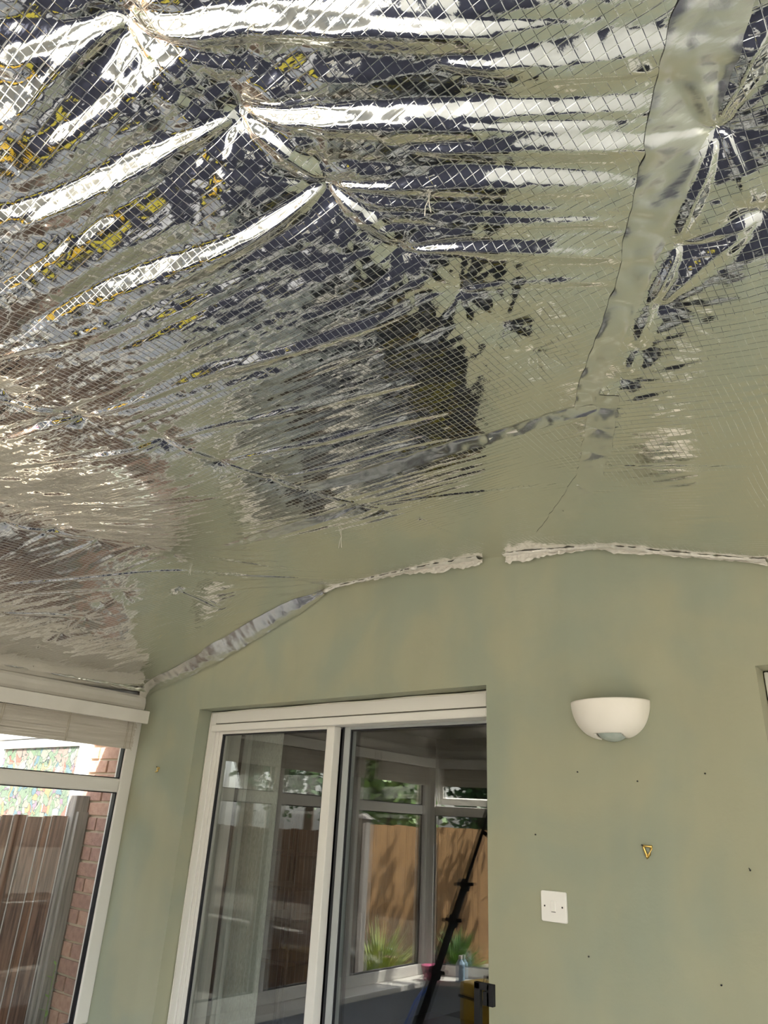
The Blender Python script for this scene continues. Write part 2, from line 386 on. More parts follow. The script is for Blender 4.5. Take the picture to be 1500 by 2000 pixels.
# gutter beam on top of the glazing: a white coved trim
def eave_trim(name, p0, p1, endgap=0.0):
    p0 = Vector((*p0, 0)); p1 = Vector((*p1, 0)); d = p1-p0; Ln = d.length; rz = math.atan2(d.y, d.x)
    prof = [(-.03, 2.30), (-.10, 2.30), (-.10, 2.085), (.004, 2.108), (.014, 2.113), (.018, 2.125), (.018, 2.150), (.012, 2.172), (-.002, 2.188), (-.02, 2.19)]
    bm = bmesh.new(); n = 40; rings = []
    for i in range(n+1):
        x = endgap+(Ln-endgap)*i/n
        rings.append([bm.verts.new((x, y + .002*math.sin(x*5), z)) for y, z in prof])
    for a, b in zip(rings, rings[1:]):
        for j in range(len(prof)-1): bm.faces.new((a[j], a[j+1], b[j+1], b[j]))
    bm.faces.new(rings[0]); bm.faces.new(rings[-1][::-1])
    o = link(name, mesh_from(name, bm), M['paint'], kind='structure'); o.location = p0; o.rotation_euler.z = rz
    return o
boxo('trim_5', (XL-.23, -2.45, 2.12), (XL-.06, -.001, 2.23), M['upvc_out'], kind='structure', bev=.01)  # outer gutter, out of view, added to shade the brick wall
eave_trim('trim_1', (XL, 0), (XL, -2.43), 0.004)
eave_trim('trim_2', (XL, -2.43), (-1.75, -3.30))
eave_trim('trim_3', (-1.75, -3.30), (1.6, -3.30))
eave_trim('trim_4', (1.6, -3.30), (1.6, 0.0))

# ------------------------------------------------------------ foil ceiling
def base_raw(x, y):
    L_ = 2.19+.312*(x-XL)
    R_ = 2.55-.28*((x+1.25)*.788+y*.616)
    E_ = 2.25+.45*(1.6-x)
    F_ = 2.19+.45*(y+3.30)
    nx, ny = .416, .909
    G_ = 2.19+.42*((x-XL)*nx+(y+2.43)*ny)
    R_ = np.maximum(R_, 2.24)
    s = .012
    st = np.stack(np.broadcast_arrays(L_, R_, E_, F_, G_, 2.556+0*x))
    dip = .034*np.exp(-((x+1.72)/.42)**2)*(1-np.clip((y+.85)/.7, 0, 1)**2*(3-2*np.clip((y+.85)/.7, 0, 1)))
    return -s*np.log(np.sum(np.exp(-(st-st.min(0))/s), 0)) + st.min(0) - dip
WL = np.array([on(q, 1, 0.0)[[0, 2]] for q in [(285, 1352), (317, 1330), (333, 1323), (417, 1280), (500, 1230), (600, 1175), (660, 1145), (800, 1114), (940, 1092), (1058, 1077), (1180, 1068), (1300, 1080), (1500, 1098)]])
WL = np.vstack([[XL-.1, 2.19], WL, [.0, 2.30], [.6, 2.26], [1.7, 2.24]])
def wallz(x): return np.interp(x, WL[:, 0], WL[:, 1])
def base(x, y):
    return base_raw(x, y) + (wallz(x)-base_raw(x, 0*x))*np.exp(np.minimum(y, 0)/.22)
def at(q):
    R = ray(*q); t = np.linspace(.3, 7, 7000); P = CAM[:, None]+R[:, None]*t
    i = int(np.argmax(P[2] > base(P[0], P[1]))); return P[:2, i]

def vnoise(u, v, seed, per=64):
    g = np.random.default_rng(seed).random((per, per))*2-1
    iu = np.floor(u).astype(int); iv = np.floor(v).astype(int); fu = u-iu; fv = v-iv
    fu = fu*fu*(3-2*fu); fv = fv*fv*(3-2*fv); iu %= per; iv %= per; ju = (iu+1) % per; jv = (iv+1) % per
    return (g[iu, iv]*(1-fu)+g[ju, iv]*fu)*(1-fv) + (g[iu, jv]*(1-fu)+g[ju, jv]*fu)*fv
def sm(a, b, x):
    t = np.clip((x-a)/(b-a), 0, 1); return t*t*(3-2*t)

STAPLE_PX = dict(
    A=[(225, -10), (240, 50), (465, 225), (640, 370), (780, 485), (900, 570), (985, 635), (1045, 685)],
    R=[(1405, 260), (1490, 425), (1330, 485), (1290, 600), (1245, 685), (1215, 745), (1170, 800), (1165, 840), (1155, 885), (1130, 950), (1100, 1000), (1000, 1080)],
    B=[(5, 765), (155, 815), (320, 860), (430, 905), (530, 935), (600, 955), (700, 985), (745, 995), (820, 1012)],
    C=[(10, 1020), (105, 1035), (190, 1055), (285, 1065)],
    D=[(75, 1265), (120, 1240), (165, 1210), (195, 1180), (240, 1160), (340, 1085), (350, 1150)],
    E=[(65, 1303), (135, 1322), (205, 1337)])
STR = dict(A=1.0, R=.8, B=.7, C=.6, D=.7, E=.35)
STAPLES = []
for k, v in STAPLE_PX.items():
    for i, q in enumerate(v):
        s = STR[k]
        if k == 'A': s = [.9, 1.2, 1.3, 1.2, .8, .6, .5, .3][i]
        if k == 'R': s = [1.2, 1.3, .9, .9, .7, .7, .7, .5, .4, .35, .35, .3][i]
        if k == 'B': s = [.9, 1.0, .7, .8, .6, .5, .5, .3, .3][i]
        STAPLES.append((*at(q), s, k))
# tension creases seen on the foil: (from, to, depth mm, width mm, sign)
CREASES = [((465, 225), (0, 450), 13, 26), ((465, 225), (0, 400), -7, 20), ((240, 50), (0, 130), 9, 22), ((240, 50), (0, 240), 12, 26),
    ((250, 55), (1000, 55), 15, 30), ((250, 60), (900, 110), -8, 25), ((465, 225), (1000, 235), 11, 26), ((470, 220), (1250, 170), -8, 24), ((800, 285), (1270, 290), 8, 20),
    ((640, 370), (200, 590), 11, 26), ((640, 370), (0, 640), -8, 30), ((640, 370), (100, 690), 5, 18), ((240, 55), (465, 225), 6, 14), ((465, 225), (640, 370), 8, 15), ((640, 370), (780, 485), 7, 13),
    ((780, 485), (1250, 500), 7, 16), ((900, 570), (1200, 540), 4, 12), ((640, 370), (1250, 360), 5, 16), ((780, 485), (1230, 440), -4, 14), ((850, 110), (1340, 100), 8, 20), ((900, 150), (1340, 140), 8, 18),
    ((155, 815), (900, 575), 9, 20), ((155, 815), (0, 850), 5, 16), ((320, 860), (0, 905), 6, 14), ((320, 860), (870, 730), 4, 14), ((430, 905), (880, 800), 6, 14), ((530, 935), (880, 850), 4, 10),
    ((0, 690), (330, 590), 6, 18), ((0, 780), (155, 815), 4, 12),
    ((1290, 600), (1490, 425), 7, 14), ((1330, 485), (1490, 425), 5, 9), ((1405, 260), (1290, 600), 5, 13), ((1410, 250), (1500, 20), 10, 18), ((1405, 260), (1370, 130), 6, 16), ((1405, 260), (1480, 420), 5, 15),
    ((1330, 485), (1215, 745), 4, 12), ((700, 990), (1130, 950), 3, 7), ((1170, 800), (1050, 840), 3, 8), ((0, 1140), (690, 1128), 6, 11), ((0, 1160), (330, 1148), -3, 9), ((285, 1065), (720, 1120), 3, 8), ((0, 1195), (165, 1205), 5, 9),
    ((345, 1152), (430, 1185), -4, 7), ((1150, 905), (1500, 910), 3, 5), ((105, 1035), (0, 1090), 4, 14), ((190, 1055), (60, 1110), 4, 14), ((285, 1065), (170, 1110), 4, 14), ((330, 1085), (230, 1120), 4, 10),
    ((240, 1160), (75, 1265), 3, 10), ((230, 330), (120, 500), 3, 7), ((700, 985), (480, 1060), 4, 16), ((320, 860), (430, 905), 3, 10), ((430, 905), (600, 955), 3, 9), ((600, 955), (740, 995), 2, 8), ((820, 1012), (1000, 1080), 2, 7),
    ((10, 1020), (190, 1055), 4, 10), ((190, 1055), (285, 1065), 3, 10), ((0, 1040), (480, 955), -2, 9), ((0, 1010), (470, 960), 2, 9)]
CR = [(at(a), at(b), .62*d/1000., w/1000.) for a, b, d, w in CREASES]

def foil_height(x, y):
    h = np.zeros_like(x)
    rmin = np.full_like(x, 9.0)
    for sx, sy, s, k in STAPLES:
        r = np.hypot(x-sx, y-sy); rmin = np.minimum(rmin, r/ (0.5+0.5*s))
    damp_wall = sm(0.0, .22, -y)*sm(0, .25, x-XL)
    sag = .007 + .016*sm(-1.1, -1.9, y)
    h -= sag*(1-np.exp(-(rmin/.17)**1.1))*damp_wall
    # starbursts
    rg = np.random.default_rng(5)
    for sx, sy, s, k in STAPLES:
        L = (.05+.075*s) if k == 'A' else (.04+.05*s)
        m = (np.abs(x-sx) < 4.5*L) & (np.abs(y-sy) < 4.5*L)
        ph = rg.random(8)*6.283
        if not m.any(): continue
        dx = x[m]-sx; dy = y[m]-sy; r = np.hypot(dx, dy); a = np.arctan2(dy, dx)
        f = 0
        for n_, (kk, am) in enumerate(((3, 1.1), (5, 1.0), (8, .8), (11, .65), (17, .45), (26, .25))):
            f = f + am*(1-2*np.abs(np.sin(a*kk/2.0+ph[n_]+ .3*np.sin(a*2+ph[7])))) if kk % 2 == 0 else f + am*np.cos(a*kk+ph[n_])
        g = r*np.exp(-r/L)*(1-np.exp(-(r/.012)**2))
        h[m] += (.017 if k in 'A' else .010)*(.4+.6*s)*f*g*damp_wall[m]
        h[m] += .012*s*np.exp(-r/(.018+.01*s))
    # tension creases
    for (A, B, d, w) in CR:
        t = B-A; Ln = np.hypot(*t); t = t/Ln; nrm = np.array([-t[1], t[0]])
        u = (x-A[0])*t[0]+(y-A[1])*t[1]; v = (x-A[0])*nrm[0]+(y-A[1])*nrm[1]
        v = v + .006*np.sin(u*11+A[0]*40)*sm(0, .2, u/Ln)
        ww = w*(.35+.65*sm(0, .5, u/Ln))
        tap = sm(-.02, .08, u/Ln)*(1-sm(.75, 1.1, u/Ln))
        m = (tap > 0) & (np.abs(v) < 4*ww)
        h[m] += (-d*np.exp(-(np.abs(v[m])/ww[m])**1.5) + .45*d*np.exp(-((np.abs(v[m])-1.6*ww[m])/ww[m])**2))*tap[m]
    # gathered folds between the rows
    up = sm(-1.05, -1.65, y)
    right = sm(-.75, -.50, x)
    u1 = y-.14*(x+.62); u2 = y-.75*(x+.62)
    uu = u1*(1-right)+u2*right; vv = x*(1-right)+(x+.5*y)*right
    def ridged(n): return 1-2*np.abs(n)
    diag = (x+1.25)*.788+y*.616           # > 0 to the right of the hip
    flatR = 1-sm(-.05, .03, diag)
    calm = up*flatR*(1-sm(-2.3, -2.6, x))
    h += .0038*calm*ridged(vnoise(uu*11+20, vv*1.6+20, 1))
    h += .0018*calm*ridged(vnoise(uu*27+20, vv*2.6+20, 2))
    h += .00055*calm*vnoise(x*52+9+y*20, y*58+9-x*17, 12)
    mid = sm(-.25, -.8, y)*(1-sm(-1.75, -2.05, y))*sm(-2.4, -2.0, x)*(1-sm(-1.05, -.75, x))
    h += .00065*mid*ridged(vnoise((y-.12*x)*48+9, x*3.2+30, 3))
    h += .0003*mid*vnoise((y-.10*x)*110+9, x*6+30, 4)
    lft = sm(-1.9, -2.2, x)
    h += .0016*lft*damp_wall*vnoise((y-.7*x)*22+40, (x+.7*y)*4+11, 6)
    h += .0007*lft*damp_wall*vnoise((y-.5*x)*60+40, (x+.5*y)*8+11, 7)
    rt = sm(-.03, .08, diag)
    h += .0006*rt*damp_wall*vnoise((y+.2*x)*60+40, (x-.2*y)*8+11, 8)
    # taped seam: flatter strip that puckers across
    # wide soft billows and fine orange peel
    h += .004*vnoise(x*2.2+7, y*2.2+9, 9)*damp_wall
    h += .0003*vnoise(x*45+7, y*45+9, 10)
    return h

xs = np.concatenate([np.arange(XL-.012, .12, .004), np.arange(.12, 1.60, .03), [1.61]])
ys = np.concatenate([[-3.31], np.arange(-3.28, -2.28, .03), np.arange(-2.28, .0005, .004)]); ys[-1] = -0.0008
GX, GY = np.meshgrid(xs, ys)
GZ = base(GX, GY)+foil_height(GX, GY)
_nx, _ny = .416, .909
inside = ((GX-XL)*_nx+(GY+2.43)*_ny) > -.03
def grid_mesh(name, X, Y, Z, keep=None):
    ny, nx = X.shape
    co_ = np.stack([X, Y, Z], -1).reshape(-1, 3).astype(np.float32)
    idx = np.arange(nx*ny).reshape(ny, nx)
    q = np.stack([idx[:-1, :-1], idx[1:, :-1], idx[1:, 1:], idx[:-1, 1:]], -1).reshape(-1, 4)
    if keep is not None:
        k = (keep[:-1, :-1] & keep[1:, 1:] & keep[1:, :-1] & keep[:-1, 1:]).reshape(-1); q = q[k]
    me = bpy.data.meshes.new(name)
    me.vertices.add(len(co_)); me.vertices.foreach_set('co', co_.ravel())
    me.loops.add(q.size); me.loops.foreach_set('vertex_index', q.ravel().astype(np.int32))
    me.polygons.add(len(q)); me.polygons.foreach_set('loop_start', np.arange(0, q.size, 4, dtype=np.int32))
    me.polygons.foreach_set('use_smooth', np.ones(len(q), bool))
    me.update(calc_edges=True); me.validate()
    return me
foil = empty('foil_insulation', (XL, 0, 2.19), label='silver foil insulation quilt stapled under the whole sloping conservatory ceiling', cat='insulation')
def fpart(name, me, m, **k):
    o = link(name, me, m, foil, **k); o.location = (-XL, 0, -2.19); return o
fpart('foil_sheet', grid_mesh('foil_sheet', GX, GY, GZ, inside), M['foil'])

# roof skin above the foil
xr = np.linspace(XL-.12, 1.72, 60); yr = np.linspace(-3.5, 0, 50); RX, RY = np.meshgrid(xr, yr)
roof_me = grid_mesh('ceiling', RX, RY, base(np.clip(RX, XL, 1.6), np.minimum(RY, 0))+.09, ((RX-XL)*_nx+(RY+2.43)*_ny) > -.12)
roof = link('ceiling', roof_me, M['upvc'], kind='structure')
sd = roof.modifiers.new('thick', 'SOLIDIFY'); sd.thickness = .03; sd.offset = 1

def foil_z(x, y):
    x = np.atleast_1d(np.asarray(x, float)); y = np.atleast_1d(np.asarray(y, float)); return base(x, y)+foil_height(x, y)
def tape_strip(pts_px, widths, name='foil_tape', m=None, off=.0022, cr=.0022, seed=3, label=None, step=.005, tilt=0.0):
    P = np.array([at(q) for q in pts_px]); seg = np.r_[0, np.cumsum(np.hypot(*np.diff(P, axis=0).T))]
    n = max(6, int(seg[-1]/step)); t = np.linspace(0, seg[-1], n)
    cx = np.interp(t, seg, P[:, 0]); cy_ = np.interp(t, seg, P[:, 1]); w = np.interp(t, seg, widths)
    k = 7; 
    if len(P) > 2:
        ker = np.ones(k)/k; cx[k:-k] = np.convolve(cx, ker, 'same')[k:-k]; cy_[k:-k] = np.convolve(cy_, ker, 'same')[k:-k]
    tx = np.gradient(cx); ty = np.gradient(cy_); l = np.hypot(tx, ty); nx_, ny_ = -ty/l, tx/l
    mcols = max(5, int(max(widths)/step)); s = np.linspace(-.5, .5, mcols)
    edge = 1+.10*vnoise(t*40, t*0+seed, seed)
    X = cx[:, None]+nx_[:, None]*s[None]*(w*edge)[:, None]; Y = cy_[:, None]+ny_[:, None]*s[None]*(w*edge)[:, None]
    Y = np.minimum(Y, -.002)
    Z = (base(X, Y)+foil_height(X, Y)) - off
    et = (1-np.abs(2*s[None])**4)
    Z = Z + et*(cr*.35*vnoise(X*31+Y*17+20, Y*29-X*13+20, seed+20)+cr*1.1*(1-2*np.abs(vnoise(X*17+Y*9+9, Y*15-X*12+30, seed+21))) - cr*.6)
    Z = Z - tilt*(s[None]+.5)*w[:, None]
    return fpart(name, grid_mesh(name, X, Y, Z), m or M['tape'], label=label)
tape_strip([(1420, -60), (1385, 20), (1345, 180), (1300, 340), (1265, 450), (1232, 560), (1190, 660), (1155, 740), (1140, 800)], [.095, .095, .09, .085, .07, .06, .055, .05, .045], cr=.0022, seed=3)
tape_strip([(590, 952), (700, 925), (800, 895), (900, 862), (960, 848), (1040, 824), (1110, 803), (1165, 797)], [.03, .05, .055, .05, .04, .04, .035, .03], cr=.0018, seed=5, tilt=.16)
tape_strip([(440, 1062), (520, 1040), (600, 1015), (700, 988)], [.02, .045, .045, .015], cr=.0018, seed=7, tilt=.16)
tape_strip([(1180, 770), (1168, 860), (1150, 930), (1110, 990), (1060, 1040)], [.07, .075, .07, .07, .05], cr=.0008, seed=8, off=.0012)
tape_strip([(958, 852), (1012, 836)], [.022, .026], 'paper_label', M['tape_white'], off=.006, cr=.0004, seed=9, label='short off-white paper strip stuck to the foil tape')

# crumpled tape and foil hem where the quilt meets the house wall
def hem(pxs, depth_wall, depth_ceil, name, m, seed, n=400, chamfer=False):
    P = np.array([on(q, 1, 0.0)[[0, 2]] for q in pxs]); x = np.linspace(P[0, 0], P[-1, 0], n)
    zl = np.interp(x, P[:, 0], P[:, 1]); dw = np.interp(x, P[:, 0], depth_wall); dc = np.interp(x, P[:, 0], depth_ceil)
    rows = 16; s = np.linspace(0, 1, rows)
    X = np.repeat(x[None], rows, 0); Y = np.zeros_like(X); Z = np.zeros_like(X)
    rag = 1+.22*vnoise(x*22, x*0, seed)+.15*vnoise(x*70, x*0+3, seed)
    wz = wallz(x)
    for i, t in enumerate(s):
        if chamfer:
            yc_ = -.004-dc*(1+.12*vnoise(x*9, x*0+5, seed)); Y[i] = -.004+(yc_+.004)*t
            Z[i] = (wz-dw*(1+.15*vnoise(x*9, x*0+8, seed)+.06*vnoise(x*40, x*0+8, seed)))*(1-t)+(base(X[i], yc_)+foil_height(X[i], yc_+0*x)-.002)*t-.006*math.sin(t*math.pi)
        elif t < .42:      # on the wall, below the joint
            q = 1-t/.42; Y[i] = -.006-.004*q; Z[i] = np.minimum(wz-.004, wz-.004-(dw*rag)*q)
        else:
            q = (t-.42)/.58; Y[i] = -.008-dc*rag*q
            Z[i] = (base(X[i], Y[i])+foil_height(X[i], Y[i])) - .004*(1-q*.5) - .006*np.sin(q*math.pi)
    cr = .0035*(1-2*np.abs(vnoise(X*30+9, s[:, None]*5+X*6, seed+1)))+.0022*vnoise(X*80, s[:, None]*9, seed+2)
    if chamfer: cr = .0022*(1-2*np.abs(vnoise(X*9+s[:, None]*2, X*5-s[:, None]*3+9, seed+1)))+.0010*vnoise(X*34+s[:, None]*5, s[:, None]*6-X*12+50, seed+2)
    Y -= np.abs(cr)*1.0+.002; Z += cr*.5
    return fpart(name, grid_mesh(name, X, Y, Z), m)
hem([(285, 1352), (333, 1323), (417, 1280), (500, 1230), (600, 1175), (640, 1153)], [.035, .05, .055, .055, .045, .015], [.05, .08, .085, .085, .07, .03], 'joint_tape', M['tape'], 31, chamfer=True)
hem([(630, 1158), (700, 1136), (800, 1114), (870, 1104), (945, 1091)], [.012, .006, .016, .03, .022], [.01, .015, .03, .05, .045], 'joint_tape', M['tape_white'], 41)
hem([(990, 1086), (1000, 1085), (1058, 1077), (1120, 1071), (1165, 1069)], [.03, .035, .025, .012, .008], [.03, .03, .02, .02, .02], 'joint_tape', M['tape_white'], 51)
hem([(1160, 1069), (1200, 1071), (1250, 1075), (1300, 1080), (1400, 1089), (1500, 1098)], [.010, .018, .014, .010, .009, .010], [.02, .03, .03, .02, .015, .02], 'joint_tape', M['tape_white'], 61)

# eave hem: gathered foil lip along the top of the left gutter beam
def lip():
    y = np.linspace(-.012, -2.4, 900); rows = 8; s = np.linspace(0, 1, rows)
    Y = np.repeat(y[None], rows, 0); X = np.zeros_like(Y); Z = np.zeros_like(Y)
    amp = .5+.5*np.abs(vnoise(y*9, y*0, 71))
    for i, t in enumerate(s):
        X[i] = XL+.022+.010*math.sin(t*math.pi)+.028*t*0
        Z[i] = 2.203-.022*math.sin(t*2.2)*amp
        X[i] += t*.03
        Z[i] += t*.030
    c = .0030*(1-2*np.abs(vnoise(Y*38, s[:, None]*3, 72)))
    return grid_mesh('foil_hem', X+c, Y, Z+c*.8)
fpart('foil_hem', lip(), M['tape'])

# staples: little steel wires at every pulled-up point
bm = bmesh.new(); tube(bm, [(-.005, 0, .004), (-.005, 0, -.0006), (.005, 0, -.0006), (.005, 0, .004)], .0006, 5)
st_me = mesh_from('staple', bm, True); st_me.materials.append(M['staple'])
for i, (sx, sy, s, k) in enumerate(STAPLES):
    z = float(foil_z(sx, sy)[0]); o = link('staple', st_me, None, foil)
    o.location = (sx-XL, sy, z-.0015-2.19); o.rotation_euler.z = (i*1.3) % 3.1
# loose white thread ends hanging from the foil
for q, l in (((838, 385), .035), ((667, 1045), .045), ((373, 1112), .02), ((498, 35), .02)):
    x, y = at(q); z = float(foil_z(x, y)[0])
    for dx in (-.004, .004):
        tubeo('loose_thread', [(x-XL, y, z-2.19), (x-XL+dx, y-.004, z-2.19-l*.5), (x-XL+dx*1.6, y-.002, z-2.19-l)], .0009, M['paint'], foil, 5)

# ------------------------------------------------------------ patio door
door = empty('door_1', (0, 0, 0), kind='structure')
def db(name, a, b, m='upvc', parent=None, bev=.003, **k): return boxo(name, a, b, M[m], parent or door, bev, **k)
bm = bmesh.new()
box(bm, (DX0, .080, 0), (DX0+.050, .26, 2.084), .003)
box(bm, (DX1-.050, .080, 0), (DX1, .26, 2.084), .003)
box(bm, (DX0+.050, .080, 2.026), (DX1-.050, .26, 2.084), .003)
box(bm, (DX0+.050, .080, 0), (DX1-.050, .26, .05), .003)
link('outer_frame', mesh_from('outer_frame', bm), M['upvc'], door)
db('head_track', (DX0+.030, .066, 1.985), (DX1-.04, .2, 2.020), bev=.006)
db('jamb_trim', (DX0+.050, .088, .05), (DX0+.075, .12, 1.985))
# a thin irregular caulk bead round the frame
bm = bmesh.new()
tube(bm, [(DX0+.006+.0015*math.sin(z*9), .079, z) for z in np.linspace(0.05, 2.08, 60)], .004, 6)
tube(bm, [(x, .079, 2.082+.0015*math.sin(x*13)) for x in np.linspace(DX0+.01, DX1-.01, 50)], .004, 6)
link('sealant_bead', mesh_from('sealant_bead', bm, True), M['paint'], door)
def panel(x0, x1, y, lw, rw, name, lm='upvc', gk=.010):
    p = empty(name, (0, 0, 0)); p.parent = door
    bm = bmesh.new()
    box(bm, (x0, y, .05), (x0+lw, y+.045, 1.985), .004); box(bm, (x1-rw, y, .05), (x1, y+.045, 1.985), .004)
    box(bm, (x0+lw, y, .05), (x1-rw, y+.045, .13), .004); box(bm, (x0+lw, y, 1.973), (x1-rw, y+.045, 1.985), .002)
    link('panel_frame', mesh_from('panel_frame', bm), M[lm], p)
    boxo('pane', (x0+lw, y+.016, .13), (x1-rw, y+.036, 1.973), M['doorglass'], p)
    bm = bmesh.new()
    box(bm, (x0+lw, y+.004, .13), (x0+lw+gk, y+.016, 1.973)); box(bm, (x1-rw-.004, y+.004, .13), (x1-rw, y+.016, 1.973)); box(bm, (x0+lw, y+.004, 1.967), (x1-rw, y+.016, 1.973))
    link('gasket', mesh_from('gasket', bm), M['gasket'], p)
    return p
panel(DX0+.075, -2.250, .092, .022, .048, 'sliding_panel')
p2 = panel(-2.232, DX1-.05, .140, .035, .015, 'fixed_panel', 'upvc_shaded', .004)
db('stile_gap_strip', (-2.246, .140, .05), (-2.233, .185, 1.985), 'gasket')  # black strip in the gap between the stiles, shade given as colour
# small window to the right
w5 = empty('window_5', (0, 0, 0), kind='structure')
bm = bmesh.new()
for a, b in (((WX0+.003, .080, WZ0), (WX0+.06, .16, WZ1-.004)), ((WX1-.06, .080, WZ0), (WX1-.003, .16, WZ1-.004)), ((WX0+.06, .080, WZ1-.064), (WX1-.06, .16, WZ1-.004)), ((WX0+.06, .080, WZ0), (WX1-.06, .16, WZ0+.06))): box(bm, a, b, .004)
link('window_frame', mesh_from('window_frame', bm), M['upvc'], w5)
boxo('pane', (WX0+.06, .11, WZ0+.06), (WX1-.06, .125, WZ1-.064), M['doorglass'], w5)
boxo('window_sill', (WX0+.002, .002, WZ0), (WX1-.002, .08, WZ0+.012), M['upvc'], w5)

# dim room behind the glass
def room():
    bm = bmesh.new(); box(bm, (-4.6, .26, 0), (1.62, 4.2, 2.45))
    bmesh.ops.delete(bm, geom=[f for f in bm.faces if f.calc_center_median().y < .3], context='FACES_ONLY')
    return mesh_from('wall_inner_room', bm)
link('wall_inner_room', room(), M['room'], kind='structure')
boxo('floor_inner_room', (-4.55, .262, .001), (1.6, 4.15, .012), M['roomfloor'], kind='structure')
def curtain(name, x0, x1, y, amp, waves, m, lab, z0=.05, z1=2.10, flare=0.0):
    n = 90; rows = 24; X = np.zeros((rows, n)); Y = X.copy(); Z = X.copy()
    for i in range(rows):
        t = i/(rows-1); u = np.linspace(0, 1, n)
        X[i] = x0+(x1-x0)*u+flare*(1-t)*u; Y[i] = y+amp*(.6+.4*(1-t))*np.sin(u*waves*6.283+.6*math.sin(t*3))
        Z[i] = z0+(z1-z0)*t
    o = link(name, grid_mesh(name, X, Y, Z), M[m], label=lab, cat='curtain')
    s = o.modifiers.new('thick', 'SOLIDIFY'); s.thickness = .003
    return o
curtain('linen_curtain', -3.07, -2.83, .33, .004, 2, 'linen', 'flat grey linen curtain hanging behind the left glass of the patio door')
curtain('folded_curtain', -3.18, -3.075, .36, .022, 3, 'voile', 'pale folded curtain gathered at the far left behind the patio door', flare=.03)
# curtain pole they hang from
tubeo('curtain_pole', [(-3.3, .345, 2.115), (-1.2, .345, 2.115)], .014, M['dark'], label='dark curtain pole above the patio door inside the house', cat='curtain pole')
# black shelf seen through the glass
sh = empty('ladder_shelf', (0, 0, 0), label='black metal ladder shelf standing in the dark room behind the door', cat='shelf')
ys_ = 1.0
PA, PB = on((497, 1660), 1, ys_), on((512, 1795), 1, ys_)
xl_, xr_ = on((495, 1665), 1, ys_)[0], on((578, 1672), 1, ys_)[0]
for x_ in (xl_, xr_):
    for yy in (ys_, ys_+.32):
        tubeo('post', [(x_-(.03 if x_ < -4 else 0), yy, .012), (x_, yy, 1.62)], .012, M['black'], sh, 8)
for zq in (1665, 1733, 1795, 1880):
    z_ = on((540, zq), 1, ys_)[2]
    boxo('shelf_board', (xl_, ys_, z_-.012), (xr_, ys_+.32, z_+.008), M['black'], sh, .003)

# ------------------------------------------------------------ pelmet boards and reed blinds
def pelmet_and_blind(p0, rz, a, b, lab_p, lab_b, seed, detail=True, dx=.15):
    g = random.Random(seed)
    pe = empty('pelmet', p0, rz, label=lab_p, cat='pelmet')
    boxo('front_board', (a, dx-.018, 2.024), (b, dx, 2.090), M['paint'], pe, .003)
    boxo('top_board', (a, .012, 2.078), (b, dx-.018, 2.090), M['paint'], pe, .002)
    bl = empty('reed_blind', p0, rz, label=lab_b, cat='blind')
    yb = dx-.055; a2, b2 = a+.03, b-.03
    boxo('head_batten', (a2, yb-.012, 2.040), (b2, yb+.006, 2.072), M['slat'], bl, .002)
    n = 19
    sags = lambda u: .012*math.sin(u*math.pi)
    for i in range(n):
        z = 2.022-i*.0068; y = yb+.0052*(i % 2)+.001*math.sin(i*1.7)+g.uniform(-.0005, .0005)
        x0 = a2+g.uniform(0, .012); x1 = b2-g.uniform(0, .008)
        bm = bmesh.new(); rings = []
        hh = (.0028 if i % 2 else .0069) if i < n-1 else .0085
        tilt = g.uniform(-.0005, .0005)
        for j in range(13):
            u = j/12; xx = x0+(x1-x0)*u; dz = tilt*(u-.5)+.0012*math.sin(u*9+i)-.004*u
            rings.append([bm.verts.new((xx, y+p, z+dz+q)) for p, q in ((-.002, -hh), (.002, -hh), (.002, hh), (-.002, hh))])
        for r0, r1 in zip(rings, rings[1:]):
            for j in range(4): bm.faces.new((r0[j], r0[(j+1) % 4], r1[(j+1) % 4], r1[j]))
        bm.faces.new(rings[0][::-1]); bm.faces.new(rings[-1])
        link('slat', mesh_from('slat', bm), M['slat'], bl)
    L = b2-a2; ncord = max(2, int(L/.34)+1)
    for j in range(ncord):
        xx = a2+.06+(L-.12)*j/(ncord-1)
        for d in (-.004, .004) if detail else (0,):
            tubeo('cord', [(xx+d, yb+.012, 2.05)]+[(xx+d+g.uniform(-.002, .002), yb+.017, 2.0-k*.014) for k in range(9)], .0012, M['cord'], bl, 5)
    tubeo('pull_cord', [(a2+.035, yb+.018, 2.05), (a2+.034, yb+.020, 1.9), (a2+.02, yb+.022, 1.882)], .0013, M['cord'], bl, 5)
p0, rz, Ln = sides['left']
pelmet_and_blind(p0, rz, .052, 1.56, 'long off-white pelmet board over the left window beside the house wall', 'bleached reed blind drawn up under the pelmet of the left window', 1)
pelmet_and_blind(p0, rz, 1.60, 2.34, 'short off-white pelmet board at the front end of the left window', 'bleached reed blind drawn up at the front end of the left window', 2)
p0, rz, Ln = sides['facet']
pelmet_and_blind(p0, rz, .10, Ln-.1, 'off-white pelmet board over the slanted front corner window', 'bleached reed blind drawn up over the slanted front corner window', 3, False)

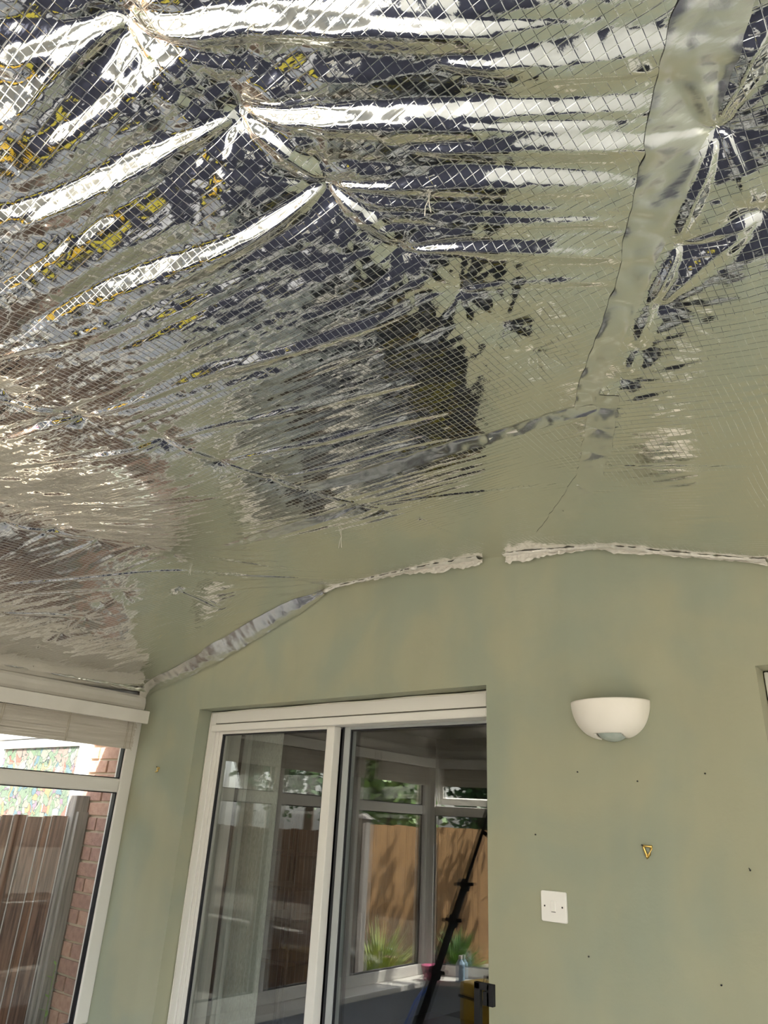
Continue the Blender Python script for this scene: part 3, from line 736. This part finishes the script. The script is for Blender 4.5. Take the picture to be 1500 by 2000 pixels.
# ------------------------------------------------------------ wall light, switch, hooks
def wall_light():
    L = on((1119.5, 1378), 1, 0)[0]; R = on((1270.5, 1378), 1, 0)[0]
    lp = empty('wall_light', ((L+R)/2, 0, float(on((1119.5, 1377), 1, 0)[2])), label='white half-bowl plaster uplighter on the green wall right of the door', cat='wall light')
    lp.location.x += 0.0
    W = (R-L)/2; D = .105; H = .118; th = .006
    # quarter ellipsoid bowl, open at the top, notch cut in the bottom
    nu, nv = 64, 30
    bm = bmesh.new()
    def P(u, v, s):     # u 0..1 left to right, v 0 top .. 1 bottom
        a = math.pi*(1-u); ph = v*math.pi/2
        c = math.cos(ph)**.68
        return Vector(((W-s)*math.cos(a)*c, -(D-s)*math.sin(a)*c*1.0, -(H-s)*math.sin(ph)**1.05))
    # notch limit per u: bottom of the bowl ends earlier round the middle
    def vmax(u):
        x = math.cos(math.pi*(1-u))
        return 1.0
    outer = {}; inner = {}
    for i in range(nu+1):
        for j in range(nv+1):
            u, v = i/nu, j/nv*.93
            outer[i, j] = bm.verts.new(P(u, v, 0)); inner[i, j] = bm.verts.new(P(u, v, th))
    def cut(i, j):      # faces removed for the notch (front bottom)
        u = (i+.5)/nu; v = (j+.5)/nv*.93; p = P(u, v, 0)
        return p.z < -.103 and -.038 < p.x < .050
    def has(i, j): return 0 <= i < nu and 0 <= j < nv and not cut(i, j)
    for i in range(nu):
        for j in range(nv):
            if not has(i, j): continue
            o, n_ = outer, inner
            bm.faces.new((o[i, j], o[i+1, j], o[i+1, j+1], o[i, j+1])); bm.faces.new((n_[i, j], n_[i, j+1], n_[i+1, j+1], n_[i+1, j]))
            if not has(i, j-1): bm.faces.new((o[i, j], n_[i, j], n_[i+1, j], o[i+1, j]))
            if not has(i, j+1): bm.faces.new((o[i, j+1], o[i+1, j+1], n_[i+1, j+1], n_[i, j+1]))
            if not has(i-1, j): bm.faces.new((o[i, j], o[i, j+1], n_[i, j+1], n_[i, j]))
            if not has(i+1, j): bm.faces.new((o[i+1, j], n_[i+1, j], n_[i+1, j+1], o[i+1, j+1]))
    for v in [v for v in bm.verts if not v.link_faces]: bm.verts.remove(v)
    link('bowl', mesh_from('bowl', bm, True), M['ceramic'], lp)
    # frosted glass drop in the notch
    bm = bmesh.new(); n1, n2 = 24, 8; g = {}
    for i in range(n1+1):
        for j in range(n2+1):
            a = math.pi*i/n1; t = j/n2; c = math.cos(t*math.pi/2)
            g[i, j] = bm.verts.new((.006+.052*math.cos(a)*c, -.006-.062*math.sin(a)*c, -.088-.036*math.sin(t*math.pi/2)))
    for i in range(n1):
        for j in range(n2): bm.faces.new((g[i, j], g[i+1, j], g[i+1, j+1], g[i, j+1]))
    bmesh.ops.remove_doubles(bm, verts=bm.verts, dist=1e-5)
    o = link('glass_diffuser', mesh_from('glass_diffuser', bm, True), M['frost'], lp, label='frosted greenish glass piece in the bottom notch')
    s = o.modifiers.new('t', 'SOLIDIFY'); s.thickness = .003
    boxo('back_plate', (-.06, -.012, -.07), (.06, -.0005, -.01), M['switch'], lp, .002)
    bm = bmesh.new(); tube(bm, [(0, -.04, -.06), (0, -.04, -.02)], .014, 14); tube(bm, [(0, -.04, -.02), (0, -.04, -.008), (0, -.04, .0)], [.013, .022, .012], 14)
    link('bulb', mesh_from('bulb', bm, True), M['frost'], lp)
wall_light()

def light_switch():
    c = (on((1083, 1740), 1, 0)+on((1084, 1800.5), 1, 0)+on((1059, 1769), 1, 0)+on((1108.5, 1773), 1, 0))/4
    s = empty('light_switch', (c[0], 0, c[2]), label='square white single light switch below the wall light', cat='light switch')
    h = .0430
    def plate(hw, d0, d1, rad, name, m):
        bm = bmesh.new(); ring = []
        for k in range(4):
            cx, cz = [(hw-rad, hw-rad), (-hw+rad, hw-rad), (-hw+rad, -hw+rad), (hw-rad, -hw+rad)][k]
            for j in range(6):
                a = math.pi/2*(k+j/5); ring.append((cx+rad*math.cos(a), cz+rad*math.sin(a)))
        lay = []
        for d, sc in ((d0, 1), (d1*.6, 1), (d1*.92, .985), (d1, .955)):
            lay.append([bm.verts.new((x*sc, -d, z*sc)) for x, z in ring])
        for a, b in zip(lay, lay[1:]):
            for j in range(len(ring)): bm.faces.new((a[j], a[(j+1) % len(ring)], b[(j+1) % len(ring)], b[j]))
        bm.faces.new(lay[0]); bm.faces.new(lay[-1])
        return link(name, mesh_from(name, bm), m, s)
    plate(h, .0005, .009, .005, 'face_plate', M['switch'])
    boxo('rocker_surround', (-.0085, -.0098, -.0165), (.0085, -.0088, .0165), M['switch'], s, .0004)
    r = boxo('rocker', (-.0068, -.0135, -.0145), (.0068, -.009, .0145), M['switch'], s, .0008); r.rotation_euler.x = math.radians(-5)
    boxo('rocker_gap', (-.0075, -.0100, -.0157), (.0075, -.0095, -.0140), M['gasket'], s)
    for dx in (-.030, .030):
        bm = bmesh.new(); tube(bm, [(dx, -.008, 0), (dx, -.0096, 0)], [.0030, .0026], 12); link('screw', mesh_from('screw', bm), M['dark'], s)
light_switch()

def picture_hook(q, name_label, s=1.0, rot=0):
    c = on(q, 1, 0); k = empty('picture_hook', (c[0], 0, c[2]), label=name_label, cat='hook'); k.rotation_euler = (0, rot, 0)
    bm = bmesh.new()       # V-shaped brass strap
    for sx in (-1, 1):
        tube(bm, [(sx*.0105*s, -.003, .014*s), (sx*.0095*s, -.0035, .006*s), (sx*.004*s, -.0045, -.008*s), (0, -.006, -.015*s)], [.0022*s, .0030*s, .0032*s, .0022*s], 8)
    tube(bm, [(0, -.005, -.014*s), (0, -.013, -.017*s), (0, -.016, -.010*s)], .0022*s, 8)
    link('hook_strap', mesh_from('hook_strap', bm, True), M['brass'], k)
    tubeo('cross_pin', [(-.013*s, -.005, .0115*s), (.013*s, -.007, .0100*s)], .0026*s, M['brass'], k, 8)
    tubeo('nail', [(-.0095*s, -.0005, .010*s), (-.012*s, -.011, .0135*s)], .0018*s, M['dark'], k, 8)
picture_hook((1266, 1662), 'brass V-shaped picture hook on the green wall right of the switch', 1.15)
picture_hook((309.5, 1503), 'small tarnished picture hook between the left window and the door', .85, .15)
for q, lab in (((1129, 1508), 'tiny dark nail in the wall just below the left end of the wall light'),
               ((1246, 1526), 'tiny dark nail in the wall below the right half of the wall light'),
               ((1378, 1511), 'tiny dark nail at the far right below the small window recess'),
               ((1047, 1630), 'tiny dark nail above the light switch near the door edge'),
               ((1463, 1696), 'slanted dark screw at the right edge of the wall'),
               ((1151, 1868), 'tiny dark nail low on the wall below the light switch'),
               ((1410, 1924), 'lowest tiny dark nail at the lower right of the wall')):
    c = on(q, 1, 0); big = 'screw' in lab
    e = empty('wall_screw' if big else 'wall_nail', (c[0], 0, c[2]), label=lab, cat='screw' if big else 'nail')
    tubeo('shank', [(0, 0, 0), (.004 if big else 0, -.008 if big else -.004, -.004 if big else 0)], .0014, M['dark'], e, 6)
    tubeo('head', [(.004 if big else 0, -.008 if big else -.004, -.004 if big else 0), (.0045 if big else 0, -.0095 if big else -.0055, -.0045 if big else 0)], .0024, M['dark'], e, 8)

# ------------------------------------------------------------ outdoors, left: brick house wall, neighbour window, fence
link_b = empty('wall_brick', (0, 0, 0), kind='structure')
NX0, NX1, NZ0, NZ1 = -5.34, -4.155, .9, 1.985
bm = bmesh.new(); box(bm, (-9, .03, -.2), (NX0, .25, 4.6)); box(bm, (NX0, .03, NZ1), (NX1, .25, 4.6)); box(bm, (NX0, .03, -.2), (NX1, .25, NZ0)); box(bm, (NX1, .03, -.2), (XL-.02, .25, 4.6))
link('mortar_bed', mesh_from('mortar_bed', bm), M['mortar'], link_b)
bm = bmesh.new(); box(bm, (-.1055, .018, -.0315), (.1055, .04, .0315), .003); bme = [mesh_from('brick', bm) for _ in (0,)][0]; bme.materials.append(M['brick'])
bme2 = bme.copy(); bme2.materials.clear(); bme2.materials.append(M['brick2'])
z_ref = on((200, 1687), 1, .02)[2]
nb = 0
for j in range(-18, 12):
    z = z_ref+.0375+j*.0755
    if z < .25 or z > 2.45: continue
    for i in range(-2, 3):
        x = -3.83+i*.2245+(.112 if j % 2 else 0)
        if x-.11 < NX1+.01 or x+.11 > XL+.08: 
            if z < NZ1+.03 or x+.11 > XL+.08: 
                if x-.11 < NX1+.01 and x+.1 > NX1+.05 and z < NZ1+.03:      # cut brick beside the window
                    w = (x+.1055)-(NX1+.012); b = link('brick', bme2 if random.random() < .5 else bme, None, link_b)
                    b.location = (NX1+.012+w/2, random.uniform(-.002, .002), z); b.scale.x = w/.211
                continue
        b = link('brick', bme2 if random.random() < .42 else bme, None, link_b); nb += 1
        b.location = (x, random.uniform(-.003, .002), z+random.uniform(-.001, .001)); b.rotation_euler.y = random.uniform(-.006, .006)
# neighbour's window with flowered film
w6 = empty('window_6', (0, 0, 0), kind='structure')
bm = bmesh.new()
for a, b in (((NX0, -.02, NZ0), (NX0+.10, .08, NZ1)), ((NX1-.075, -.02, NZ0), (NX1, .08, NZ1)), ((NX0+.1, -.02, NZ1-.055), (NX1-.075, .08, NZ1)), ((NX0+.1, -.02, NZ0), (NX1-.075, .08, NZ0+.07))): box(bm, a, b, .008)
link('window_frame', mesh_from('window_frame', bm), M['upvc_out'], w6)
boxo('patterned_pane', (NX0+.1, -.008, NZ0+.07), (NX1-.075, .012, NZ1-.055), M['film'], w6, label='glass covered with colourful flower-patterned film')
boxo('window_hood', (NX0-.1, -.03, NZ1+.005), (NX1-.02, .03, NZ1+.06), M['upvc_out'], w6, .006)

# near fence at right angles to the house wall
FX = -4.10
fence = empty('wooden_fence', (FX, 0, 0), label='weathered brown board fence running from the brick wall outside the left window', cat='fence')
fy = -.072; k = 0
edges = [-.072, -.168, -.217, -.305, -.379, -.445]
while edges[-1] > -2.10: edges.append(edges[-1]-random.choice([.07, .085, .09, .075, .06]))
for i in range(len(edges)-1):
    y1, y0 = edges[i], edges[i+1]
    bm = bmesh.new()
    a = [(0, y1-.001), (.0+.008, y0+.004), (.022, y0+.004), (.016, y1-.001)]
    zt = 1.545-.004*(i % 3)-.001*i
    lo = [bm.verts.new((x, y, .02)) for x, y in a]; hi = [bm.verts.new((x, y, zt)) for x, y in a]
    bm.faces.new(lo[::-1]); bm.faces.new(hi)
    for j in range(4): bm.faces.new((lo[j], lo[(j+1) % 4], hi[(j+1) % 4], hi[j]))
    b = link('board', mesh_from('board', bm), M['board2'] if i % 3 == 1 else M['board'], fence)
    # bleached arris of the overlapping board
    c = boxo('board_arris', (.0165, y1-.006, .02), (.0205, y1-.0015, zt-.002), M['edgewood'], b)
boxo('rail', (-.05, -2.1, 1.30), (-.002, -.07, 1.36), M['greywood'], fence)
boxo('rail', (-.05, -2.1, .30), (-.002, -.07, .36), M['greywood'], fence)
def post(name, x0, x1, y0, y1, h, parent, cap=False):
    bm = bmesh.new(); box(bm, (x0, y0, 0), (x1, y1, h), .004)
    p = link(name, mesh_from(name, bm), M['greywood'], parent)
    bm = bmesh.new(); cx, cy2 = (x0+x1)/2, (y0+y1)/2; e = .012
    v = [bm.verts.new(q) for q in ((x0-e, y0-e, h), (x1+e, y0-e, h), (x1+e, y1+e, h), (x0-e, y1+e, h), (cx, cy2, h+.045))]
    bm.faces.new(v[:4][::-1])
    for i in range(4): bm.faces.new((v[i], v[(i+1) % 4], v[4]))
    if cap: link('post_cap', mesh_from('post_cap', bm), M['greywood'], p)
    else: bm.free()
    return p
post('post', -.035, .050, -.066, .014, 1.655, fence)
boxo('side_batten', (.050, -.050, .0), (.075, .010, 1.57), M['greywood'], fence)
post('post', -.05, .05, -2.21, -2.11, 1.62, fence, True)
boxo('rail', (-.05, -2.1, .75), (-.002, -.07, .81), M['greywood'], fence)
# weed between post and wall
wd = empty('weed', (FX+.115, -.03, 0), label='small green weed growing up between the fence post and the brick wall', cat='plant')
bm = bmesh.new(); tube(bm, [(0, 0, .0), (.012, .0, .3), (-.008, .006, .6), (.006, 0, .85)], .0018, 5); link('stem', mesh_from('stem', bm, True), M['leaf'], wd)
bm = bmesh.new()
for i in range(16):
    z = .45+.028*i; a = i*2.4; d = Vector((math.cos(a), math.sin(a)*.5-.3, .25)).normalized(); s_ = d.cross(Vector((0, 0, 1))).normalized()*.008; p = Vector((.01, 0, z))
    v = [bm.verts.new(q) for q in (p, p+d*.02+s_, p+d*.045, p+d*.02-s_)]; bm.faces.new(v)
link('leaves', mesh_from('leaves', bm), M['leaf'], wd, kind='stuff')

# ------------------------------------------------------------ garden (seen mostly as reflections)
bm = bmesh.new(); box(bm, (-30, -30, -.2), (25, 1.0, -.1)); box(bm, (-4.6, -30, -.1), (XL-.1, .03, -.02))
link('floor_garden', mesh_from('floor_garden', bm), M['lawn'], kind='structure')
ff = empty('garden_fence', (-6.0, 0, 0), label='orange-brown close-board fence along the far side of the garden', cat='fence')
bm = bmesh.new(); box(bm, (0, -.062, -.1), (.018, .062, 1.58)); bo = mesh_from('board', bm); bo.materials.append(M['orange'])
for i in range(64):
    b = link('board', bo, None, ff); b.location = (random.uniform(0, .006), -2.3-i*.13, random.uniform(-.01, .004)-(.16 if i < 16 else 0))
for zz in (.3, 1.25): boxo('rail', (-.05, -10.7, zz), (-.001, -2.2, zz+.07), M['orange'], ff)
fb = empty('rear_garden_fence', (0, -11, 0), label='orange-brown close-board fence across the bottom of the garden', cat='fence')
bm = bmesh.new(); box(bm, (-.12, 0, -.1), (.12, .02, 1.7)); bo2 = mesh_from('board', bm); bo2.materials.append(M['orange'])
for i in range(60):
    b = link('board', bo2, None, fb); b.location = (-6+i*.25, random.uniform(0, .01), 0)

def leaf_cloud(bm, cx, cy2, cz, rx, ry, rz_, n, size, rg):
    for _ in range(n):
        while True:
            p = Vector((rg.uniform(-1, 1), rg.uniform(-1, 1), rg.uniform(-1, 1)))
            if p.length < 1: break
        p = p*(.55+.45*rg.random())
        c = Vector((cx+p.x*rx, cy2+p.y*ry, cz+p.z*rz_)); d = Vector((rg.uniform(-1, 1), rg.uniform(-1, 1), rg.uniform(-1, .6))).normalized()
        s_ = d.cross(Vector((rg.uniform(-1, 1), rg.uniform(-1, 1), rg.uniform(-1, 1)))).normalized()*size*.35
        bm.faces.new([bm.verts.new(q) for q in (c-d*size*.5, c+s_, c+d*size*.5, c-s_)])
def tree(x, y, h, r, seed, m, lab, n=2600):
    rg = random.Random(seed); t = empty('tree', (x, y, -.1), label=lab, cat='tree', group='trees behind the garden fence')
    bm = bmesh.new(); tube(bm, [(0, 0, 0), (.05, .03, h*.35), (-.03, .05, h*.7)], [.14, .10, .05], 8)
    for i in range(5):
        a = i*1.3; tube(bm, [(.03, .03, h*.35), (math.cos(a)*r*.4, math.sin(a)*r*.4, h*.6), (math.cos(a)*r*.6, math.sin(a)*r*.6, h*.75)], [.05, .03, .015], 6)
    link('trunk', mesh_from('trunk', bm, True), M['bark'], t)
    bm = bmesh.new()
    for i in range(9):
        a = rg.uniform(0, 6.28); q = rg.uniform(0, .6)
        leaf_cloud(bm, math.cos(a)*r*q, math.sin(a)*r*q, h*rg.uniform(.35, .85), r*.55, r*.55, h*.2, n//9, .16, rg)
    link('crown', mesh_from('crown', bm), M[m], t, kind='stuff')
TL = ['dark green tree nearest the house behind the garden fence', 'broad dark tree second from the house behind the fence', 'lighter green tree in the middle of the row behind the fence', 'dark bushy tree fourth along behind the fence', 'bright green tree at the far corner of the garden', 'dark tree beyond the bottom fence, left one', 'tall leafy tree beyond the bottom fence, middle one', 'dark leafy tree beyond the bottom fence, right one']
for i, (x, y, h, r, m) in enumerate([(-8.3, -1.6, 5.2, 1.4, 'leafdark'), (-8.3, -4.6, 5.5, 1.5, 'leafdark'), (-8.3, -7.6, 5.0, 1.4, 'leaf'), (-8.3, -10.6, 5.5, 1.5, 'leafdark'), (-7.2, -14.0, 5.5, 1.6, 'leaf'), (-4, -13.2, 5.0, 2.0, 'leafdark'), (-.5, -13.5, 6.0, 2.2, 'leaf'), (3, -13.3, 5.0, 2.0, 'leafdark')]):
    tree(x, y, h, r, 20+i, m, TL[i])
tree(-4.7, -7.1, 4.6, 1.1, 77, 'leaf', 'slim green tree in front of the garden fence, added for its dappled shade', 1300)  # extra tree, added to throw dappled shade on the fence boards
for i, (y, r, lb) in enumerate([(-.9, 1.9, 'tall dark tree at the back, seen behind the dark tree nearest the house'), (-5.6, 2.1, 'tall dark tree at the back, behind the middle of the garden fence'), (-10.2, 2.1, 'tall dark tree at the back, behind the far end of the garden fence')]):
    tree(-12.6, y, 7.5, r, 60+i, 'leafdark', lb, 3600)
def shrub(x, y, h, r, seed, lab, m='leafyellow', n=420):
    rg = random.Random(seed); t = empty('shrub', (x, y, -.1), label=lab, cat='shrub')
    bm = bmesh.new()
    for i in range(n):
        a = rg.uniform(0, 6.283); el = rg.uniform(.25, 1.4); L = rg.uniform(.5, 1)*h
        d = Vector((math.cos(a)*math.cos(el)*r/h, math.sin(a)*math.cos(el)*r/h, math.sin(el))); s_ = Vector((-math.sin(a), math.cos(a), 0))*.012
        p = Vector((math.cos(a)*.05, math.sin(a)*.05, 0)); m1 = p+d*L*.6; e = p+d*L+Vector((math.cos(a)*.08, math.sin(a)*.08, -L*.12))
        v = [bm.verts.new(q) for q in (p-s_*.5, p+s_*.5, m1+s_, m1-s_)]; bm.faces.new(v)
        w_ = bm.verts.new(e); bm.faces.new((v[3], v[2], w_))
    link('blades', mesh_from('blades', bm), M[m], t, kind='stuff')
    tubeo('stalk', [(0, 0, 0), (0, 0, h*.5)], [.03, .01], M['bark'], t, 6)
shrub(-5.35, -4.0, .95, .6, 3, 'yellow-green spiky shrub in front of the sunlit garden fence')
shrub(-5.2, -5.2, .8, .45, 4, 'green arching shrub beside the spiky one by the garden fence', 'leaf')
shrub(-5.2, -9.2, 1.0, .7, 5, 'tall green arching shrub at the far end of the garden fence', 'leaf')

# ------------------------------------------------------------ things in the room that show in the door glass and the foil
pts = [seen_in_door(q, -1.62) for q in [(950, 1545), (905, 1680), (870, 1790), (835, 1900), (812, 1965)]]
a_, b_ = pts[0], pts[-1]
d_ = (b_-a_); top = a_-d_*.25; bot = a_+d_*((a_[2]-.0)/(-d_[2]))
pole = empty('telescopic_pole', tuple(bot), label='long black telescopic pole leaning in the corner, reflected in the door glass', cat='pole')
rel = lambda p: tuple(np.array(p)-bot)
tubeo('upper_tube', [rel(top), rel(a_+d_*.5)], .020, M['black'], pole, 10)
tubeo('lower_tube', [rel(a_+d_*.45), rel(bot+np.array([0, 0, .02]))], .032, M['black'], pole, 10)
for t_ in (.45, .62, .86):
    c = a_+d_*t_; dd = Vector(d_).normalized()*.02
    bm = bmesh.new(); tube(bm, [Vector(rel(c))-dd, Vector(rel(c))+dd], .043, 10); tube(bm, [Vector(rel(c))+Vector((-.07, 0, .0)), Vector(rel(c))+Vector((.07, 0, .01))], .010, 8)
    link('clamp_collar', mesh_from('clamp_collar', bm, True), M['black'], pole)
hz = [seen_in_door(q, -1.59) for q in [(918, 1632), (930, 1625), (945, 1640), (955, 1672), (962, 1720)]]
tubeo('hose', [rel(p) for p in hz], .014, M['black'], pole, 8)
# yellow case on a small dark table in the front-left corner
c = seen_in_door((925, 1955), -1.95)
tb = empty('side_table', (-2.88, -2.00, .012), label='small dark side table in the front left corner of the conservatory', cat='table')
boxo('table_top', (-.34, -.26, .40), (.34, .26, .43), M['dark'], tb, .004)
for sx in (-1, 1):
    for sy in (-1, 1): boxo('leg', (sx*.32-.015, sy*.24-.015, 0), (sx*.32+.015, sy*.24+.015, .40), M['dark'], tb)
yc = empty('tool_case', (-2.80, -2.00, .444), .25, label='yellow tool case with a black handle on the dark side table', cat='tool case')
boxo('case_body', (-.19, -.10, 0), (.19, .10, .24), M['yellow'], yc, .02)
boxo('case_lid_band', (-.195, -.104, .15), (.195, .104, .165), M['black'], yc, .002)
tubeo('handle', [(-.07, 0, .235), (-.06, 0, .275), (.06, 0, .275), (.07, 0, .235)], .009, M['black'], yc, 8)
pk = empty('pink_pot', (*seen_in_door((815, 1940), -2.30)[:2], SILL_Z-.02), label='pink plastic pot on the front corner window sill', cat='pot')
pk.location = (XL+.17, -2.27, SILL_Z-.020)
bm = bmesh.new(); tube(bm, [(0, 0, 0), (0, 0, .09)], [.038, .055], 18); tube(bm, [(0, 0, .084), (0, 0, .094)], .058, 18)
link('pot_body', mesh_from('pot_body', bm), M['pink'], pk)
pb = empty('spray_bottle', (XL+.34, -2.42, SILL_Z-.020), label='pale blue plastic bottle on the slanted corner window sill', cat='bottle')
bm = bmesh.new(); tube(bm, [(0, 0, 0), (0, 0, .11), (0, 0, .14)], [.034, .034, .014], 16)
link('bottle_body', mesh_from('bottle_body', bm), M['paleblue'], pb); boxo('cap', (-.012, -.012, .14), (.012, .012, .165), M['switch'], pb, .003)
cb = [seen_in_door(q, -2.1) for q in [(800, 1950), (815, 1962), (840, 1970), (865, 1980), (890, 1990)]]
tubeo('extension_cable', [(-3.40, -2.2, .62), (-3.40, -2.0, .50), (-3.44, -1.8, .2), (-3.46, -1.6, .012), (-3.47, -1.2, .012), (-3.46, -.4, .012)], .008, M['blue'], label='bright blue cable trailing down from the corner sill to the floor', cat='cable')
# black tubular frame standing right by the door edge, with a fleece over its foot rail
fr_y = -.20
q0 = on((934, 1917), 1, fr_y); q1 = on((960, 1915), 1, fr_y)
cf = empty('step_stool', (q0[0], fr_y, .0125), label='black tubular frame of a step stool standing before the right edge of the door', cat='step stool')
w_ = .30
bm = bmesh.new(); zt = q0[2]-.0125
for a, b in (((-.010, -.008, 0), (.010, .008, zt)), ((w_*.14-.010+.0, -.008, zt-.055), (w_*.14+.012, .008, zt)), ((-.010, -.008, zt-.018), (w_*.14, .008, zt)), ((.02, -.008, zt-.055), (w_*.14, .008, zt-.02))): box(bm, a, b, .002)
link('handrail', mesh_from('handrail', bm), M['black'], cf)
boxo('tread', (-.01, -.26, .45), (.05, -.0085, .48), M['black'], cf, .003)
for yy in (-.26, ): boxo('leg', (-.010, yy, 0), (.010, yy+.016, .45), M['black'], cf)
# white dust sheet, yellow wrapper and foil offcut on the floor
def sheet(name, x0, x1, y0, y1, m, lab, cat, seed, amp=.05):
    X, Y = np.meshgrid(np.linspace(x0, x1, 60), np.linspace(y0, y1, 60)); Z = (.004 if cat == 'rug' else .022)+amp*np.abs(vnoise(X*5, Y*5, seed))+(0 if cat == 'rug' else .02)*np.abs(vnoise(X*14, Y*14, seed+1))
    ex = (0 if cat == 'rug' else .08)*vnoise(Y*3, Y*0, seed+2); X = X+ex
    o = link(name, grid_mesh(name, X, Y, Z), M[m], label=lab, cat=cat); s = o.modifiers.new('t', 'SOLIDIFY'); s.thickness = .004
sheet('navy_rug', -3.36, -.40, -2.28, -.12, 'navy', 'dark navy rug spread on the floor before the patio door', 'rug', 60, .0005)
sheet('dust_sheet', -3.05, -2.62, -1.05, -.62, 'white', 'crumpled white dust sheet lying on the navy rug', 'dust sheet', 80)
sheet('plastic_wrapper', -3.2, -2.75, -1.62, -1.30, 'yellow2', 'yellow plastic wrapper lying on the navy rug under the left window', 'wrapper', 90)
sheet('foil_offcut', -1.95, -1.6, -1.3, -1.0, 'tape', 'silver foil offcut lying on the navy rug', 'foil offcut', 95)
